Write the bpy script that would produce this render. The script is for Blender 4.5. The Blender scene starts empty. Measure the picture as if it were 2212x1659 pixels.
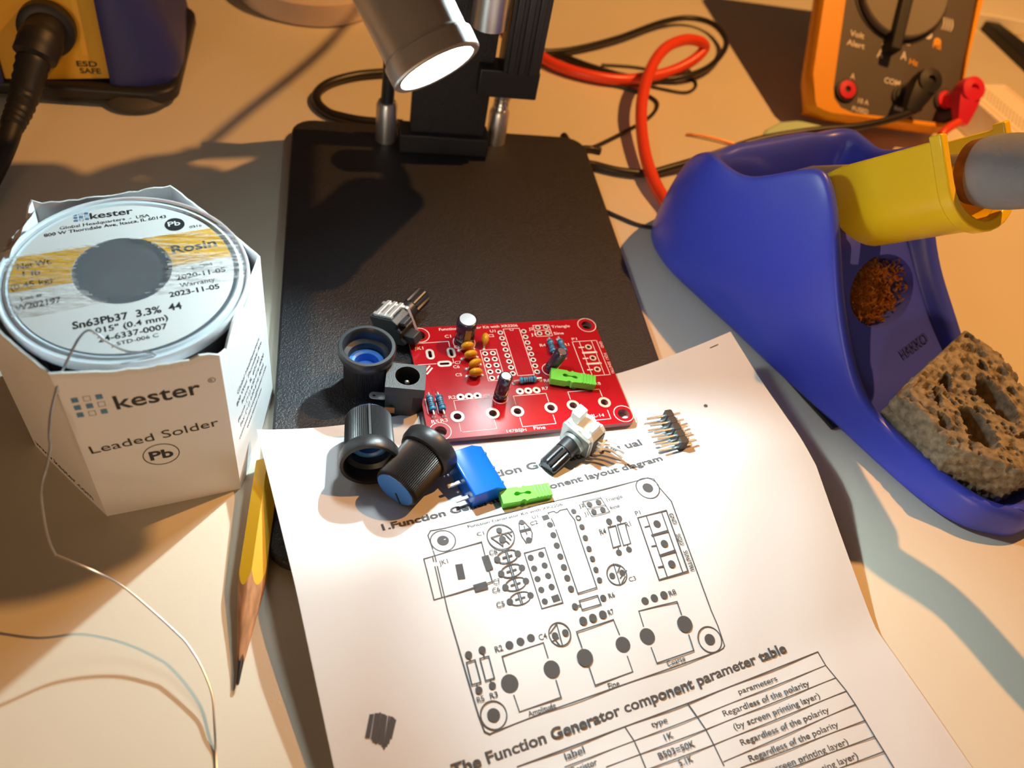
import bpy, bmesh, math, random, json
from mathutils import Vector, Matrix, Euler
S = 0.001                      # everything below is written in millimetres
PAPER_JSON = '''{"L":[[0.32,[[38.26,44.69],[51.12,45.15],[72.59,46.4],[95.45,47.41]]],[0.32,[[95.45,47.41],[98.87,47.44],[100.26,48.4],[100.31,51.52],[101.62,56.32],[101.36,58.31],[97.57,86.84],[97.35,90.76],[96.53,95.8],[95.85,96.24],[94.31,96.43]]],[0.32,[[94.31,96.43],[61.81,95.22],[45.55,94.69],[32.53,94.63],[31.11,94.7],[30.16,93.84],[30.06,90.24],[31.27,65.73],[32.8,52.21],[33.31,45.47],[34.51,44.2],[38.26,44.69]]],[0.32,[[48.46,51.36],[51.61,51.23],[54.17,51.41]]],[0.32,[[48.46,51.36],[50.55,54.35],[51.61,51.23]]],[0.32,[[52.28,51.32],[53.18,53.47]]],[0.32,[[53.26,51.29],[53.8,52.56]]],[0.32,[[51.47,52.69],[52.36,54.3]]],[0.32,[[57.15,49.6],[56.54,51.52],[56.32,53.46],[56.79,55.51]]],[0.32,[[58.75,49.86],[59.31,51.89],[59.38,53.41],[58.54,55.09]]],[0.32,[[56.55,51.78],[59.51,52.0]]],[0.32,[[56.5,52.18],[59.44,52.43]]],[0.32,[[58.12,50.98],[57.82,51.93]]],[0.32,[[57.94,52.35],[57.87,53.24]]],[0.32,[[47.74,57.67],[48.38,58.42],[49.06,58.74],[49.76,58.91],[50.47,58.98],[51.2,58.95],[51.93,58.81],[52.69,58.53],[53.49,57.81]]],[0.32,[[47.81,56.95],[48.59,56.23],[49.34,55.94],[50.08,55.8],[50.8,55.76],[51.52,55.83],[52.23,56.0],[52.92,56.32],[53.57,57.08]]],[0.32,[[50.27,58.85],[50.58,55.77]]],[0.32,[[50.73,58.99],[51.05,55.9]]],[0.5,[[49.46,57.37],[50.23,57.35]]],[0.5,[[51.05,57.41],[51.77,57.4]]],[0.32,[[47.37,61.4],[48.01,62.14],[48.69,62.47],[49.39,62.64],[50.09,62.71],[50.81,62.69],[51.55,62.56],[52.3,62.28],[53.1,61.58]]],[0.32,[[47.44,60.7],[48.22,59.99],[48.97,59.71],[49.7,59.58],[50.42,59.55],[51.14,59.62],[51.84,59.79],[52.53,60.12],[53.18,60.87]]],[0.32,[[49.89,62.58],[50.21,59.55]]],[0.32,[[50.35,62.73],[50.67,59.69]]],[0.5,[[49.09,61.12],[49.85,61.1]]],[0.5,[[50.67,61.17],[51.38,61.16]]],[0.32,[[47.12,64.95],[47.77,65.67],[48.45,65.97],[49.14,66.14],[49.84,66.2],[50.56,66.16],[51.28,66.03],[52.02,65.74],[52.8,65.04]]],[0.32,[[47.17,64.25],[47.93,63.55],[48.66,63.26],[49.38,63.12],[50.1,63.08],[50.81,63.14],[51.51,63.3],[52.2,63.61],[52.86,64.34]]],[0.32,[[49.64,66.07],[49.88,63.08]]],[0.32,[[50.1,66.21],[50.34,63.22]]],[0.5,[[48.82,64.62],[49.57,64.61]]],[0.5,[[50.38,64.68],[51.08,64.68]]],[0.32,[[46.85,68.63],[47.5,69.34],[48.18,69.65],[48.87,69.81],[49.57,69.88],[50.28,69.85],[51.0,69.72],[51.74,69.45],[52.52,68.77]]],[0.32,[[46.9,67.94],[47.66,67.26],[48.39,66.98],[49.11,66.85],[49.83,66.82],[50.53,66.88],[51.24,67.05],[51.93,67.36],[52.58,68.08]]],[0.32,[[49.37,69.75],[49.61,66.82]]],[0.32,[[49.82,69.89],[50.07,66.96]]],[0.5,[[48.55,68.32],[49.3,68.32]]],[0.5,[[50.1,68.39],[50.8,68.39]]],[0.32,[[55.21,57.83],[61.06,58.07],[59.87,72.58],[54.02,72.38],[55.21,57.83]]],[0.32,[[67.31,49.2],[66.04,49.2],[66.13,52.21],[65.86,55.59],[64.66,71.64]]],[0.32,[[67.31,49.2],[67.86,49.38],[68.11,49.89],[68.78,49.83],[69.46,49.49],[71.58,49.61]]],[0.32,[[71.58,49.61],[71.65,51.29],[72.11,53.27],[71.6,56.31],[70.16,71.77],[64.66,71.64]]],[0.22,[[76.78,48.87],[82.29,49.21],[82.71,54.01],[77.23,53.66],[76.78,48.87]]],[0.22,[[77.06,51.36],[82.38,51.8]]],[0.4,[[89.74,57.93],[98.88,58.31],[96.57,75.5],[87.55,75.13],[89.74,57.93]]],[0.32,[[92.39,58.32],[90.13,75.01]]],[0.32,[[97.26,58.48],[94.96,75.23]]],[0.7,[[91.49,63.66],[96.24,63.79]]],[0.7,[[91.03,69.36],[95.65,69.4]]],[0.45,[[90.62,60.93],[91.81,60.98]]],[0.45,[[89.93,66.37],[91.2,66.51]]],[0.45,[[89.04,72.08],[90.31,72.19]]],[0.32,[[80.29,57.89],[82.58,58.07],[81.43,63.56],[79.13,63.47],[80.29,57.89]]],[0.32,[[83.15,57.99],[85.45,58.17],[84.44,63.86],[82.23,63.8],[83.15,57.99]]],[0.32,[[81.27,56.7],[81.04,57.98]]],[0.32,[[80.65,63.57],[80.08,65.07]]],[0.32,[[84.48,56.64],[84.27,58.02]]],[0.32,[[83.38,63.86],[83.17,65.17]]],[0.32,[[64.18,73.49],[69.48,73.7],[69.37,76.0],[63.98,75.74],[64.18,73.49]]],[0.32,[[62.75,74.47],[64.11,74.57]]],[0.32,[[77.27,67.52],[76.57,73.08]]],[0.32,[[78.86,68.47],[77.39,69.89]]],[0.32,[[77.84,67.93],[78.54,68.61]]],[0.32,[[78.89,71.51],[77.21,72.82]]],[0.32,[[79.93,70.2],[77.36,71.49]]],[0.32,[[77.81,84.51],[78.36,80.71],[84.26,81.17],[89.59,81.73],[89.16,85.02]]],[0.32,[[77.34,89.88],[77.02,93.66],[87.92,94.1],[88.52,90.3]]],[0.32,[[60.04,84.05],[60.28,80.25],[70.83,80.52],[70.74,84.3]]],[0.32,[[59.82,88.94],[59.47,93.2],[70.02,93.48],[70.35,89.77]]],[0.32,[[39.81,83.44],[40.13,79.85],[51.11,80.09],[50.81,83.62]]],[0.32,[[39.53,88.91],[39.43,92.66],[50.23,92.95],[50.61,89.12]]],[0.32,[[56.2,76.72],[55.49,82.07]]],[0.32,[[53.73,78.48],[56.07,77.02]]],[0.32,[[54.32,80.52],[54.84,81.86]]],[0.32,[[53.22,80.5],[55.23,80.15]]],[0.32,[[31.48,78.47],[33.64,78.5],[33.17,83.67],[30.95,83.5],[31.48,78.47]]],[0.32,[[34.88,78.59],[37.07,78.76],[36.57,83.83],[34.4,83.67],[34.88,78.59]]],[0.32,[[32.58,77.37],[32.51,78.47]]],[0.32,[[32.1,83.61],[32.0,84.92]]],[0.32,[[36.1,77.21],[36.0,78.64]]],[0.32,[[35.52,83.79],[35.41,84.95]]],[0.32,[[29.92,51.75],[37.68,51.68],[45.61,51.71],[44.88,57.46],[44.5,62.27],[36.25,62.33],[28.96,62.31],[29.92,51.75]]],[0.32,[[32.22,51.84],[31.05,62.06]]],[1.0,[[37.75,56.51],[37.46,58.43]]],[1.9,[[37.75,56.51],[37.46,58.43]]],[1.0,[[45.05,56.42],[45.0,58.35]]],[1.9,[[45.05,56.42],[45.0,58.35]]],[1.0,[[40.36,62.57],[42.02,62.61]]],[1.9,[[40.36,62.57],[42.02,62.61]]],[0.35,[[34.62,103.03],[62.34,103.96],[80.09,104.63],[120.43,105.74]]],[0.35,[[120.43,105.74],[120.29,109.41],[120.83,113.02],[121.36,116.75],[121.39,120.32],[121.2,124.41],[120.98,128.37],[120.87,132.07],[120.64,135.96]]],[0.35,[[62.36,103.97],[63.04,107.53],[62.94,110.63],[62.68,113.65]]],[0.35,[[80.1,104.63],[80.73,108.17],[81.17,111.5],[81.08,115.22],[80.8,120.0]]],[0.25,[[120.29,109.41],[80.73,108.17],[63.04,107.53],[44.88,106.81]]],[0.25,[[120.83,113.02],[81.14,111.49],[62.94,110.63],[54.06,110.23]]],[0.25,[[121.36,116.75],[81.16,115.19],[63.14,114.16]]],[0.25,[[121.39,120.32],[81.26,119.31]]],[0.25,[[121.2,124.41],[84.47,121.95]]],[0.25,[[120.98,128.37],[95.05,126.36]]],[0.25,[[120.87,132.07],[105.76,130.85]]],[0.64,[[7.05,82.62],[5.08,86.3]]],[0.42,[[7.52,82.61],[5.51,86.61]]],[0.42,[[8.11,82.64],[5.95,87.09]]],[0.64,[[8.57,82.9],[6.23,87.68]]],[0.42,[[9.13,82.81],[6.51,88.27]]],[0.42,[[9.47,83.2],[6.99,88.27]]],[0.64,[[9.79,83.55],[7.45,88.6]]],[0.42,[[10.23,83.87],[7.65,89.32]]],[0.42,[[10.76,84.11],[7.83,89.87]]],[0.64,[[11.2,84.53],[8.39,89.41]]],[0.42,[[11.61,84.84],[9.04,89.15]]],[0.42,[[11.84,85.26],[9.86,88.44]]],[0.3,[[143.24,10.61],[145.81,10.66]]]],"D":[[36.36,48.23,1.53],[97.0,50.54,1.56],[33.42,91.28,1.54],[93.47,93.12,1.42],[51.3,49.96,0.81],[51.11,52.7,0.96],[58.01,49.61,0.77],[57.74,54.97,0.84],[47.77,57.31,0.87],[53.53,57.44,0.88],[47.41,61.05,0.86],[53.14,61.22,0.87],[47.15,64.6,0.86],[52.83,64.69,0.87],[46.88,68.29,0.85],[52.55,68.42,0.86],[56.38,59.46,0.83],[56.14,62.36,0.83],[55.92,65.13,0.82],[55.76,67.98,0.82],[55.47,70.94,0.81],[59.41,59.51,0.84],[59.12,62.43,0.83],[58.92,65.21,0.83],[58.68,68.06,0.82],[58.53,71.02,-0.93],[64.75,50.31,-0.86],[64.99,52.67,0.86],[64.66,55.59,0.85],[64.4,58.48,0.85],[64.13,61.44,0.84],[63.89,64.33,0.84],[63.6,67.15,0.83],[63.38,70.01,0.83],[73.0,50.9,0.75],[73.24,55.7,0.74],[72.85,58.73,0.74],[72.56,61.74,0.73],[72.31,64.49,0.73],[71.98,67.42,0.72],[71.73,70.21,0.72],[78.23,50.21,0.8],[80.99,50.39,0.8],[78.36,52.7,0.79],[81.09,52.87,0.8],[94.35,61.08,1.07],[93.72,66.71,1.05],[93.03,72.37,1.04],[81.3,56.46,0.85],[80.12,65.15,0.84],[84.48,56.52,0.86],[83.21,65.25,0.84],[62.54,74.4,0.82],[70.65,74.73,0.83],[75.55,70.24,0.82],[78.56,70.36,0.85],[81.19,78.91,1.02],[83.99,78.99,1.02],[86.93,79.09,1.03],[77.61,87.05,2.05],[88.84,87.49,2.09],[59.74,86.55,2.09],[70.52,86.86,1.96],[39.6,86.12,2.12],[50.62,86.39,2.05],[63.09,78.33,1.04],[65.85,78.48,1.05],[68.73,78.52,1.05],[42.84,77.96,1.0],[45.74,78.08,1.01],[48.56,78.09,1.01],[54.61,79.44,0.85],[57.44,79.57,0.86],[32.57,76.95,0.87],[32.1,85.11,0.86],[36.12,76.89,0.88],[35.51,85.2,0.86],[37.75,56.51,0.95],[37.46,58.43,0.94],[45.05,56.42,0.96],[45.0,58.35,0.96],[40.36,62.57,0.94],[42.02,62.61,0.94],[131.23,28.96,0.58]],"C":[[36.36,48.23,3.18],[97.0,50.54,3.39],[33.42,91.28,3.07],[93.47,93.12,3.21],[51.0,51.8,3.6],[76.92,70.32,2.72],[55.92,79.46,2.79],[73.36,53.08,0.62]],"T":[["1.Function Generator component layout diagram",23.11,40.09,106.96,42.98,2.13,1],["Function Generator Manual",49.02,31.85,105.0,35.19,2.55,1],["Function Generator Kit with XR2206",43.9,46.71,70.97,48.26,0.96,0],["2. The Function Generator component parameter table",16.13,99.85,112.31,102.78,2.48,1],["type",68.75,106.42,73.15,106.65,1.32,0],["1K",70.41,110.08,72.81,110.17,1.42,0],["B503=50K",66.89,113.3,76.73,113.83,1.5,0],["5.1K",70.73,116.37,74.43,116.53,1.5,0],["label",45.75,105.59,50.79,105.7,1.57,0],["Resistor",46.04,108.77,52.4,109.03,1.46,0],["parameters",93.98,107.38,105.63,107.99,1.27,0],["Regardless of the polarity",87.3,110.59,113.0,112.13,1.46,0],["(by screen printing layer)",87.99,114.2,113.66,115.67,1.45,0],["Regardless of the polarity",87.6,117.89,113.77,119.41,1.44,0],["Regardless of the polarity",87.45,121.65,113.77,123.14,1.42,0],["(by screen printing layer)",87.22,125.46,113.44,127.37,1.51,0],["(by screen printing layer)",87.27,129.03,113.67,130.85,1.49,0],["C1",45.25,49.72,47.16,49.91,1.07,0],["C2",59.93,51.35,62.15,51.35,1.1,0],["U1",61.23,49.57,62.91,49.71,0.98,0],["JK1",33.16,54.51,35.49,54.58,1.27,0],["C8",46.36,55.74,48.55,55.83,1.3,0],["C7",44.62,63.15,46.39,63.31,1.39,0],["C6",43.61,64.97,45.61,65.09,1.26,0],["C5",43.23,68.69,45.37,68.89,1.37,0],["J2",75.0,50.38,76.77,50.39,1.01,0],["J1",75.4,53.03,76.6,53.08,1.0,0],["Triangle",83.12,51.0,88.38,51.15,1.02,0],["Sine",83.29,53.4,86.31,53.51,0.89,0],["P1",89.58,57.18,91.19,57.22,1.27,0],["R4",77.33,59.16,79.25,59.24,1.49,0],["R1",85.35,59.42,86.93,59.47,1.51,0],["GND",99.12,59.4,98.95,62.52,1.28,0],["SQU",98.25,65.32,98.02,68.39,1.27,0],["SIN/TRI",97.92,70.14,97.32,75.62,1.25,0],["C3",79.46,73.18,81.49,73.24,1.21,0],["R6",72.21,75.38,73.94,75.43,1.3,0],["R8",88.43,79.86,90.55,79.83,1.33,0],["R7",70.25,79.29,71.85,79.27,1.41,0],["R2",39.08,78.52,41.0,78.57,1.44,0],["C4",50.41,79.33,52.57,79.45,1.47,0],["R5",30.89,87.64,32.63,87.68,1.27,0],["R3",34.07,87.75,35.96,87.87,1.28,0],["Amplitude",41.13,94.37,48.23,94.6,1.28,0],["Fine",62.47,95.17,65.44,95.3,1.45,0],["Coarse",79.49,95.23,84.69,95.47,1.27,0]]}'''
SC = bpy.context.scene
COL = SC.collection
rnd = random.Random(7)
PI = math.pi

# ------------------------------------------------------------------ camera, world, lights, exposure
cam_d = bpy.data.cameras.new('camera'); cam = bpy.data.objects.new('camera', cam_d); COL.objects.link(cam)
RIGHT = Vector((0.97701608, -0.13983204, 0.16089309)); DOWN = Vector((-0.00109654, -0.75806655, -0.65217628)); FWD = Vector((0.21316281, 0.63701028, -0.74079654))
cm = Matrix.Identity(4)
for i in range(3):
    cm[i][0] = RIGHT[i]; cm[i][1] = -DOWN[i]; cm[i][2] = -FWD[i]
cm.translation = Vector((0, 0, 189 * S))
cam.matrix_world = cm
cam_d.sensor_width = 36; cam_d.lens = 1722 / 2212 * 36; cam_d.clip_start = 0.005; cam_d.clip_end = 20
cam_d.dof.use_dof = True; cam_d.dof.focus_distance = 0.222; cam_d.dof.aperture_fstop = 13.5
SC.camera = cam
SC.view_settings.view_transform = 'Standard'; SC.view_settings.look = 'None'
SC.view_settings.exposure = 0.0; SC.view_settings.gamma = 1.0; SC.view_settings.use_curve_mapping = False

w = bpy.data.worlds.new('room'); SC.world = w; w.use_nodes = True
w.node_tree.nodes['Background'].inputs[0].default_value = (1.0, 0.52, 0.28, 1)
w.node_tree.nodes['Background'].inputs[1].default_value = 0.07

WARM = (1.0, 0.455, 0.125)
def point_light(name, loc, energy, color, radius):
    d = bpy.data.lights.new(name, 'POINT'); d.energy = energy; d.color = color; d.shadow_soft_size = radius * S
    o = bpy.data.objects.new(name, d); o.location = Vector(loc) * S; COL.objects.link(o); return o
point_light('warm_room_lamp', (320, 290, 480), 10.2, WARM, 3.2)

point_light('front_fill_light', (-350, -1150, 200), 14, (1.0, .68, .38), 120)  # added warm fill for front-facing surfaces, no lamp is seen there

LAMP_P = Vector((22.0, 171, 99.3)); LAMP_A = Vector((.47, -.645, -.602)).normalized()
LAMP2_P = Vector((67.8, 229, 118)); LAMP2_A = Vector((-.66, -.59, -.465)).normalized()
def beam_light(name, loc, axis, energy, color, cone):
    d = bpy.data.lights.new(name, 'SPOT'); d.energy = energy; d.color = color; d.shadow_soft_size = 2.2 * S; d.spot_size = math.radians(cone); d.spot_blend = .8
    o = bpy.data.objects.new(name, d); o.location = Vector(loc) * S
    o.rotation_euler = Vector(axis).to_track_quat('-Z', 'Y').to_euler(); COL.objects.link(o); return o
COOL = (0.72, 0.95, 1.0)
beam_light('lamp_head_light', LAMP_P + LAMP_A * 2.6, LAMP_A, 1.35, COOL, 72)
beam_light('second_lamp_head_light', LAMP2_P + LAMP2_A * 2.6, LAMP2_A, 1.9, COOL, 64)

# ------------------------------------------------------------------ materials
MATS = {}
def mat(name, color, rough=0.5, metal=0.0, spec=0.5, bump=None, var=None, trans=0.0, coat=0.0, emit=None, sss=0.0, stretch=None):
    m = bpy.data.materials.new(name); m.use_nodes = True
    nt = m.node_tree; b = nt.nodes['Principled BSDF']
    b.inputs['Base Color'].default_value = (*color, 1); b.inputs['Roughness'].default_value = rough
    b.inputs['Metallic'].default_value = metal; b.inputs['Specular IOR Level'].default_value = spec
    b.inputs['Transmission Weight'].default_value = trans; b.inputs['Coat Weight'].default_value = coat
    if sss: b.inputs['Subsurface Weight'].default_value = sss; b.inputs['Subsurface Scale'].default_value = 0.002
    if emit: b.inputs['Emission Color'].default_value = (*emit[0], 1); b.inputs['Emission Strength'].default_value = emit[1]
    if bump or var:
        tc = nt.nodes.new('ShaderNodeTexCoord'); vec = tc.outputs['Object']
        if stretch:
            mp = nt.nodes.new('ShaderNodeMapping'); mp.inputs['Scale'].default_value = stretch
            nt.links.new(vec, mp.inputs[0]); vec = mp.outputs[0]
    if bump:
        n = nt.nodes.new('ShaderNodeTexNoise'); n.inputs['Scale'].default_value = bump[0]; n.inputs['Detail'].default_value = 3
        nt.links.new(vec, n.inputs['Vector'])
        bp = nt.nodes.new('ShaderNodeBump'); bp.inputs['Strength'].default_value = bump[1]; bp.inputs['Distance'].default_value = bump[2] * S
        nt.links.new(n.outputs[0], bp.inputs['Height']); nt.links.new(bp.outputs[0], b.inputs['Normal'])
    if var:
        n2 = nt.nodes.new('ShaderNodeTexNoise'); n2.inputs['Scale'].default_value = var[0]; n2.inputs['Detail'].default_value = 4
        nt.links.new(vec, n2.inputs['Vector'])
        r = nt.nodes.new('ShaderNodeValToRGB'); r.color_ramp.elements[0].position = .3; r.color_ramp.elements[1].position = .7
        r.color_ramp.elements[0].color = (*[c * (1 - var[1]) for c in color], 1); r.color_ramp.elements[1].color = (*[min(1, c * (1 + var[1])) for c in color], 1)
        if len(var) > 2: r.color_ramp.elements[1].color = (*var[2], 1)
        nt.links.new(n2.outputs[0], r.inputs[0]); nt.links.new(r.outputs[0], b.inputs['Base Color'])
    MATS[name] = m; return m
M_desk = mat('cream laminate', (.71, .655, .535), .5, bump=(900, .12, .2), var=(12, .03))
M_black = mat('black powder coat', (.018, .017, .02), .40, bump=(2100, 1.0, .30))
M_blackmetal = mat('black anodised metal', (.02, .02, .022), .38, metal=.0, spec=.6)
M_steel = mat('brushed steel', (.70, .67, .64), .3, metal=.82, bump=(300, .12, .05), stretch=(1, 1, 1))
M_chrome = mat('bright metal', (.78, .78, .76), .25, metal=.9)
M_lens = mat('lit lens', (1, 1, 1), .3, emit=((.84, .97, 1), 112))
M_lens2 = mat('lit lens of second lamp', (1, 1, 1), .3, emit=((.84, .97, 1), 35))
M_paper = mat('white paper', (.67, .665, .67), .75, spec=.2, bump=(350, .15, .25), sss=0)
M_ink = mat('grey printing ink', (.085, .08, .082), .7, spec=.2)
M_inkblack = mat('black printing ink', (.03, .03, .032), .6, spec=.3)
M_inkgrey = mat('faint printing ink', (.3, .3, .31), .6, spec=.3)
M_inkblue = mat('blue printing ink', (.10, .24, .42), .5, spec=.3)
M_carton = mat('white carton', (.86, .83, .82), .5, spec=.35, bump=(90, .25, .5))
M_cartonraw = mat('torn carton edge', (.80, .79, .76), .9, bump=(900, .5, .4))
M_plastic = mat('milky plastic', (.82, .85, .9), .28, sss=.25)
M_label = mat('label paper', (.87, .86, .84), .5, spec=.3)
M_amber = mat('amber label band', (.86, .47, .03), .45)
M_solder = mat('solder wire', (.46, .47, .5), .36, metal=.85)
M_solderdark = mat('wound solder', (.3, .3, .31), .4, metal=1.0)
M_film = bpy.data.materials.new('clear wrinkled film'); M_film.use_nodes = True
def build_film():
    nt = M_film.node_tree; nt.nodes.clear()
    out = nt.nodes.new('ShaderNodeOutputMaterial'); mx = nt.nodes.new('ShaderNodeMixShader')
    tr_ = nt.nodes.new('ShaderNodeBsdfTransparent'); pb = nt.nodes.new('ShaderNodeBsdfPrincipled')
    pb.inputs['Base Color'].default_value = (.9, .9, .9, 1); pb.inputs['Roughness'].default_value = .22; pb.inputs['Specular IOR Level'].default_value = .8
    tc = nt.nodes.new('ShaderNodeTexCoord'); mp = nt.nodes.new('ShaderNodeMapping'); mp.inputs['Rotation'].default_value = (0, 0, -.32); mp.inputs['Scale'].default_value = (28, 1100, 28)
    no = nt.nodes.new('ShaderNodeTexNoise'); no.inputs['Scale'].default_value = 1.0; no.inputs['Detail'].default_value = 3
    bp = nt.nodes.new('ShaderNodeBump'); bp.inputs['Strength'].default_value = .8; bp.inputs['Distance'].default_value = .5 * S
    rp = nt.nodes.new('ShaderNodeValToRGB'); rp.color_ramp.elements[0].position = .42; rp.color_ramp.elements[1].position = .72
    rp.color_ramp.elements[0].color = (.05, .05, .05, 1); rp.color_ramp.elements[1].color = (.72, .72, .72, 1)  # shine of the wrinkles drawn in as whitish streaks
    nt.links.new(tc.outputs['Object'], mp.inputs[0]); nt.links.new(mp.outputs[0], no.inputs['Vector']); nt.links.new(no.outputs[0], bp.inputs['Height']); nt.links.new(no.outputs[0], rp.inputs[0])
    nt.links.new(bp.outputs[0], pb.inputs['Normal']); nt.links.new(rp.outputs[0], mx.inputs[0])
    nt.links.new(tr_.outputs[0], mx.inputs[1]); nt.links.new(pb.outputs[0], mx.inputs[2]); nt.links.new(mx.outputs[0], out.inputs[0])
build_film()
M_pcb = mat('red solder mask', (.40, .006, .013), .2, spec=.6, bump=(420, .05, .1))
M_pcbtrace = mat('red solder mask over trace', (.36, .004, .012), .18, spec=.6)
M_pcbedge = mat('board edge', (.30, .09, .09), .6)
M_silk = mat('white silkscreen', (.86, .72, .72), .5)
M_tin = mat('tinned pad', (.78, .78, .75), .38, metal=.65)
M_dark = mat('dark hole', (.01, .01, .01), .6)
M_resblue = mat('blue resistor lacquer', (.035, .26, .50), .3, var=(900, .15))
M_band = mat('resistor colour band', (.02, .03, .06), .4)
M_bandbrown = mat('resistor brown band', (.12, .07, .05), .4)
M_ceramic = mat('amber ceramic lacquer', (.72, .34, .015), .25, coat=.3)
M_sleeve = mat('dark capacitor sleeve', (.025, .018, .035), .2, coat=.3)
M_sleevegold = mat('gold sleeve print', (.35, .25, .08), .4)
M_alu = mat('aluminium top', (.8, .82, .84), .3, metal=1.0)
M_green = mat('green plastic', (.15, .60, .07), .32, sss=.1)
M_bluep = mat('blue plastic', (.005, .11, .62), .22)
M_knob = mat('black knob plastic', (.022, .022, .024), .38)
M_knobblue = mat('blue knob insert', (.05, .20, .60), .4)
M_jack = mat('black jack plastic', (.035, .036, .037), .5, spec=.5, bump=(2500, .6, .15))
M_potwhite = mat('white pot plastic', (.78, .79, .74), .45)
M_potgrey = mat('grey pot plate', (.4, .42, .4), .35, metal=.7)
M_pinblack = mat('header black plastic', (.02, .02, .02), .5)
M_standblue = mat('blue stand plastic', (.06, .085, .68), .36, spec=.5, bump=(700, .06, .1))
M_yellow = mat('yellow receptacle plastic', (.98, .65, .015), .28, spec=.5)
M_foam = mat('grey foam grip', (.24, .25, .27), .85, bump=(700, .5, .5), var=(40, .25))
M_burnt = mat('scorched grip ring', (.20, .09, .03), .6, var=(200, .4))
M_sponge = mat('tan cellulose sponge', (.27, .225, .155), .95, var=(420, .5))
M_brass = mat('brass shavings', (.95, .62, .18), .3, metal=.85)
M_stationblue = mat('navy station plastic', (.025, .03, .17), .5, bump=(700, .1, .1))
M_stationyel = mat('yellow front panel', (.78, .42, .012), .5)
M_rubber = mat('black rubber', (.012, .011, .012), .5)
M_rubberg = mat('grey rubber foot', (.06, .055, .05), .6)
M_orange = mat('orange holster rubber', (.82, .34, .003), .45)
M_dmm = mat('dark grey meter face', (.075, .06, .055), .55)
M_dial = mat('grey dial', (.19, .165, .13), .6)
M_print = mat('pale print', (.72, .66, .58), .6)
M_printor = mat('orange print', (.8, .36, .01), .6)
M_red = mat('red plug plastic', (.70, .02, .045), .35)
M_redcable = mat('red silicone cable', (.80, .06, .02), .35)
M_blackcable = mat('black cable', (.018, .014, .012), .38)
M_copper = mat('copper strand', (.70, .28, .08), .4, metal=.7)
M_mint = mat('pale green pad', (.48, .66, .44), .6)
M_pinkish = mat('pale pink print', (.75, .45, .33), .6)
M_cream = mat('cream board plastic', (.88, .82, .68), .5)
M_pencil = mat('yellow pencil paint', (.66, .38, .015), .35)
M_wood = mat('pencil wood', (.50, .24, .11), .7, var=(900, .35), stretch=(1, 1, .12))
M_graph = mat('graphite', (.03, .03, .032), .35, metal=.4)
M_tape = mat('clear tape roll', (.70, .58, .50), .3, sss=.2)

# ------------------------------------------------------------------ mesh helpers (mm)
def frame(o, z, x=None):
    z = Vector(z).normalized(); x = Vector(x) if x is not None else (Vector((1, 0, 0)) if abs(z.x) < .9 else Vector((0, 1, 0)))
    x = (x - z * x.dot(z)).normalized(); y = z.cross(x)
    m = Matrix.Identity(4)
    for i in range(3): m[i][0], m[i][1], m[i][2] = x[i], y[i], z[i]
    m.translation = Vector(o); return m
def tr(x, y, z): return Matrix.Translation((x, y, z))
def rot(a, ax): return Matrix.Rotation(a, 4, ax)
I4 = Matrix.Identity(4)
def catmull(pts, n=8, closed=False):
    P = [Vector(p) for p in pts]; out = []; N = len(P)
    rng = range(N) if closed else range(N - 1)
    for i in rng:
        if closed: a, b, c, d = P[i - 1], P[i], P[(i + 1) % N], P[(i + 2) % N]
        else: a, b, c, d = P[max(i - 1, 0)], P[i], P[i + 1], P[min(i + 2, N - 1)]
        for k in range(n):
            t = k / n
            out.append(.5 * ((2 * b) + (c - a) * t + (2 * a - 5 * b + 4 * c - d) * t * t + (3 * b - a - 3 * c + d) * t ** 3))
    if not closed: out.append(P[-1])
    return out
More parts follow.
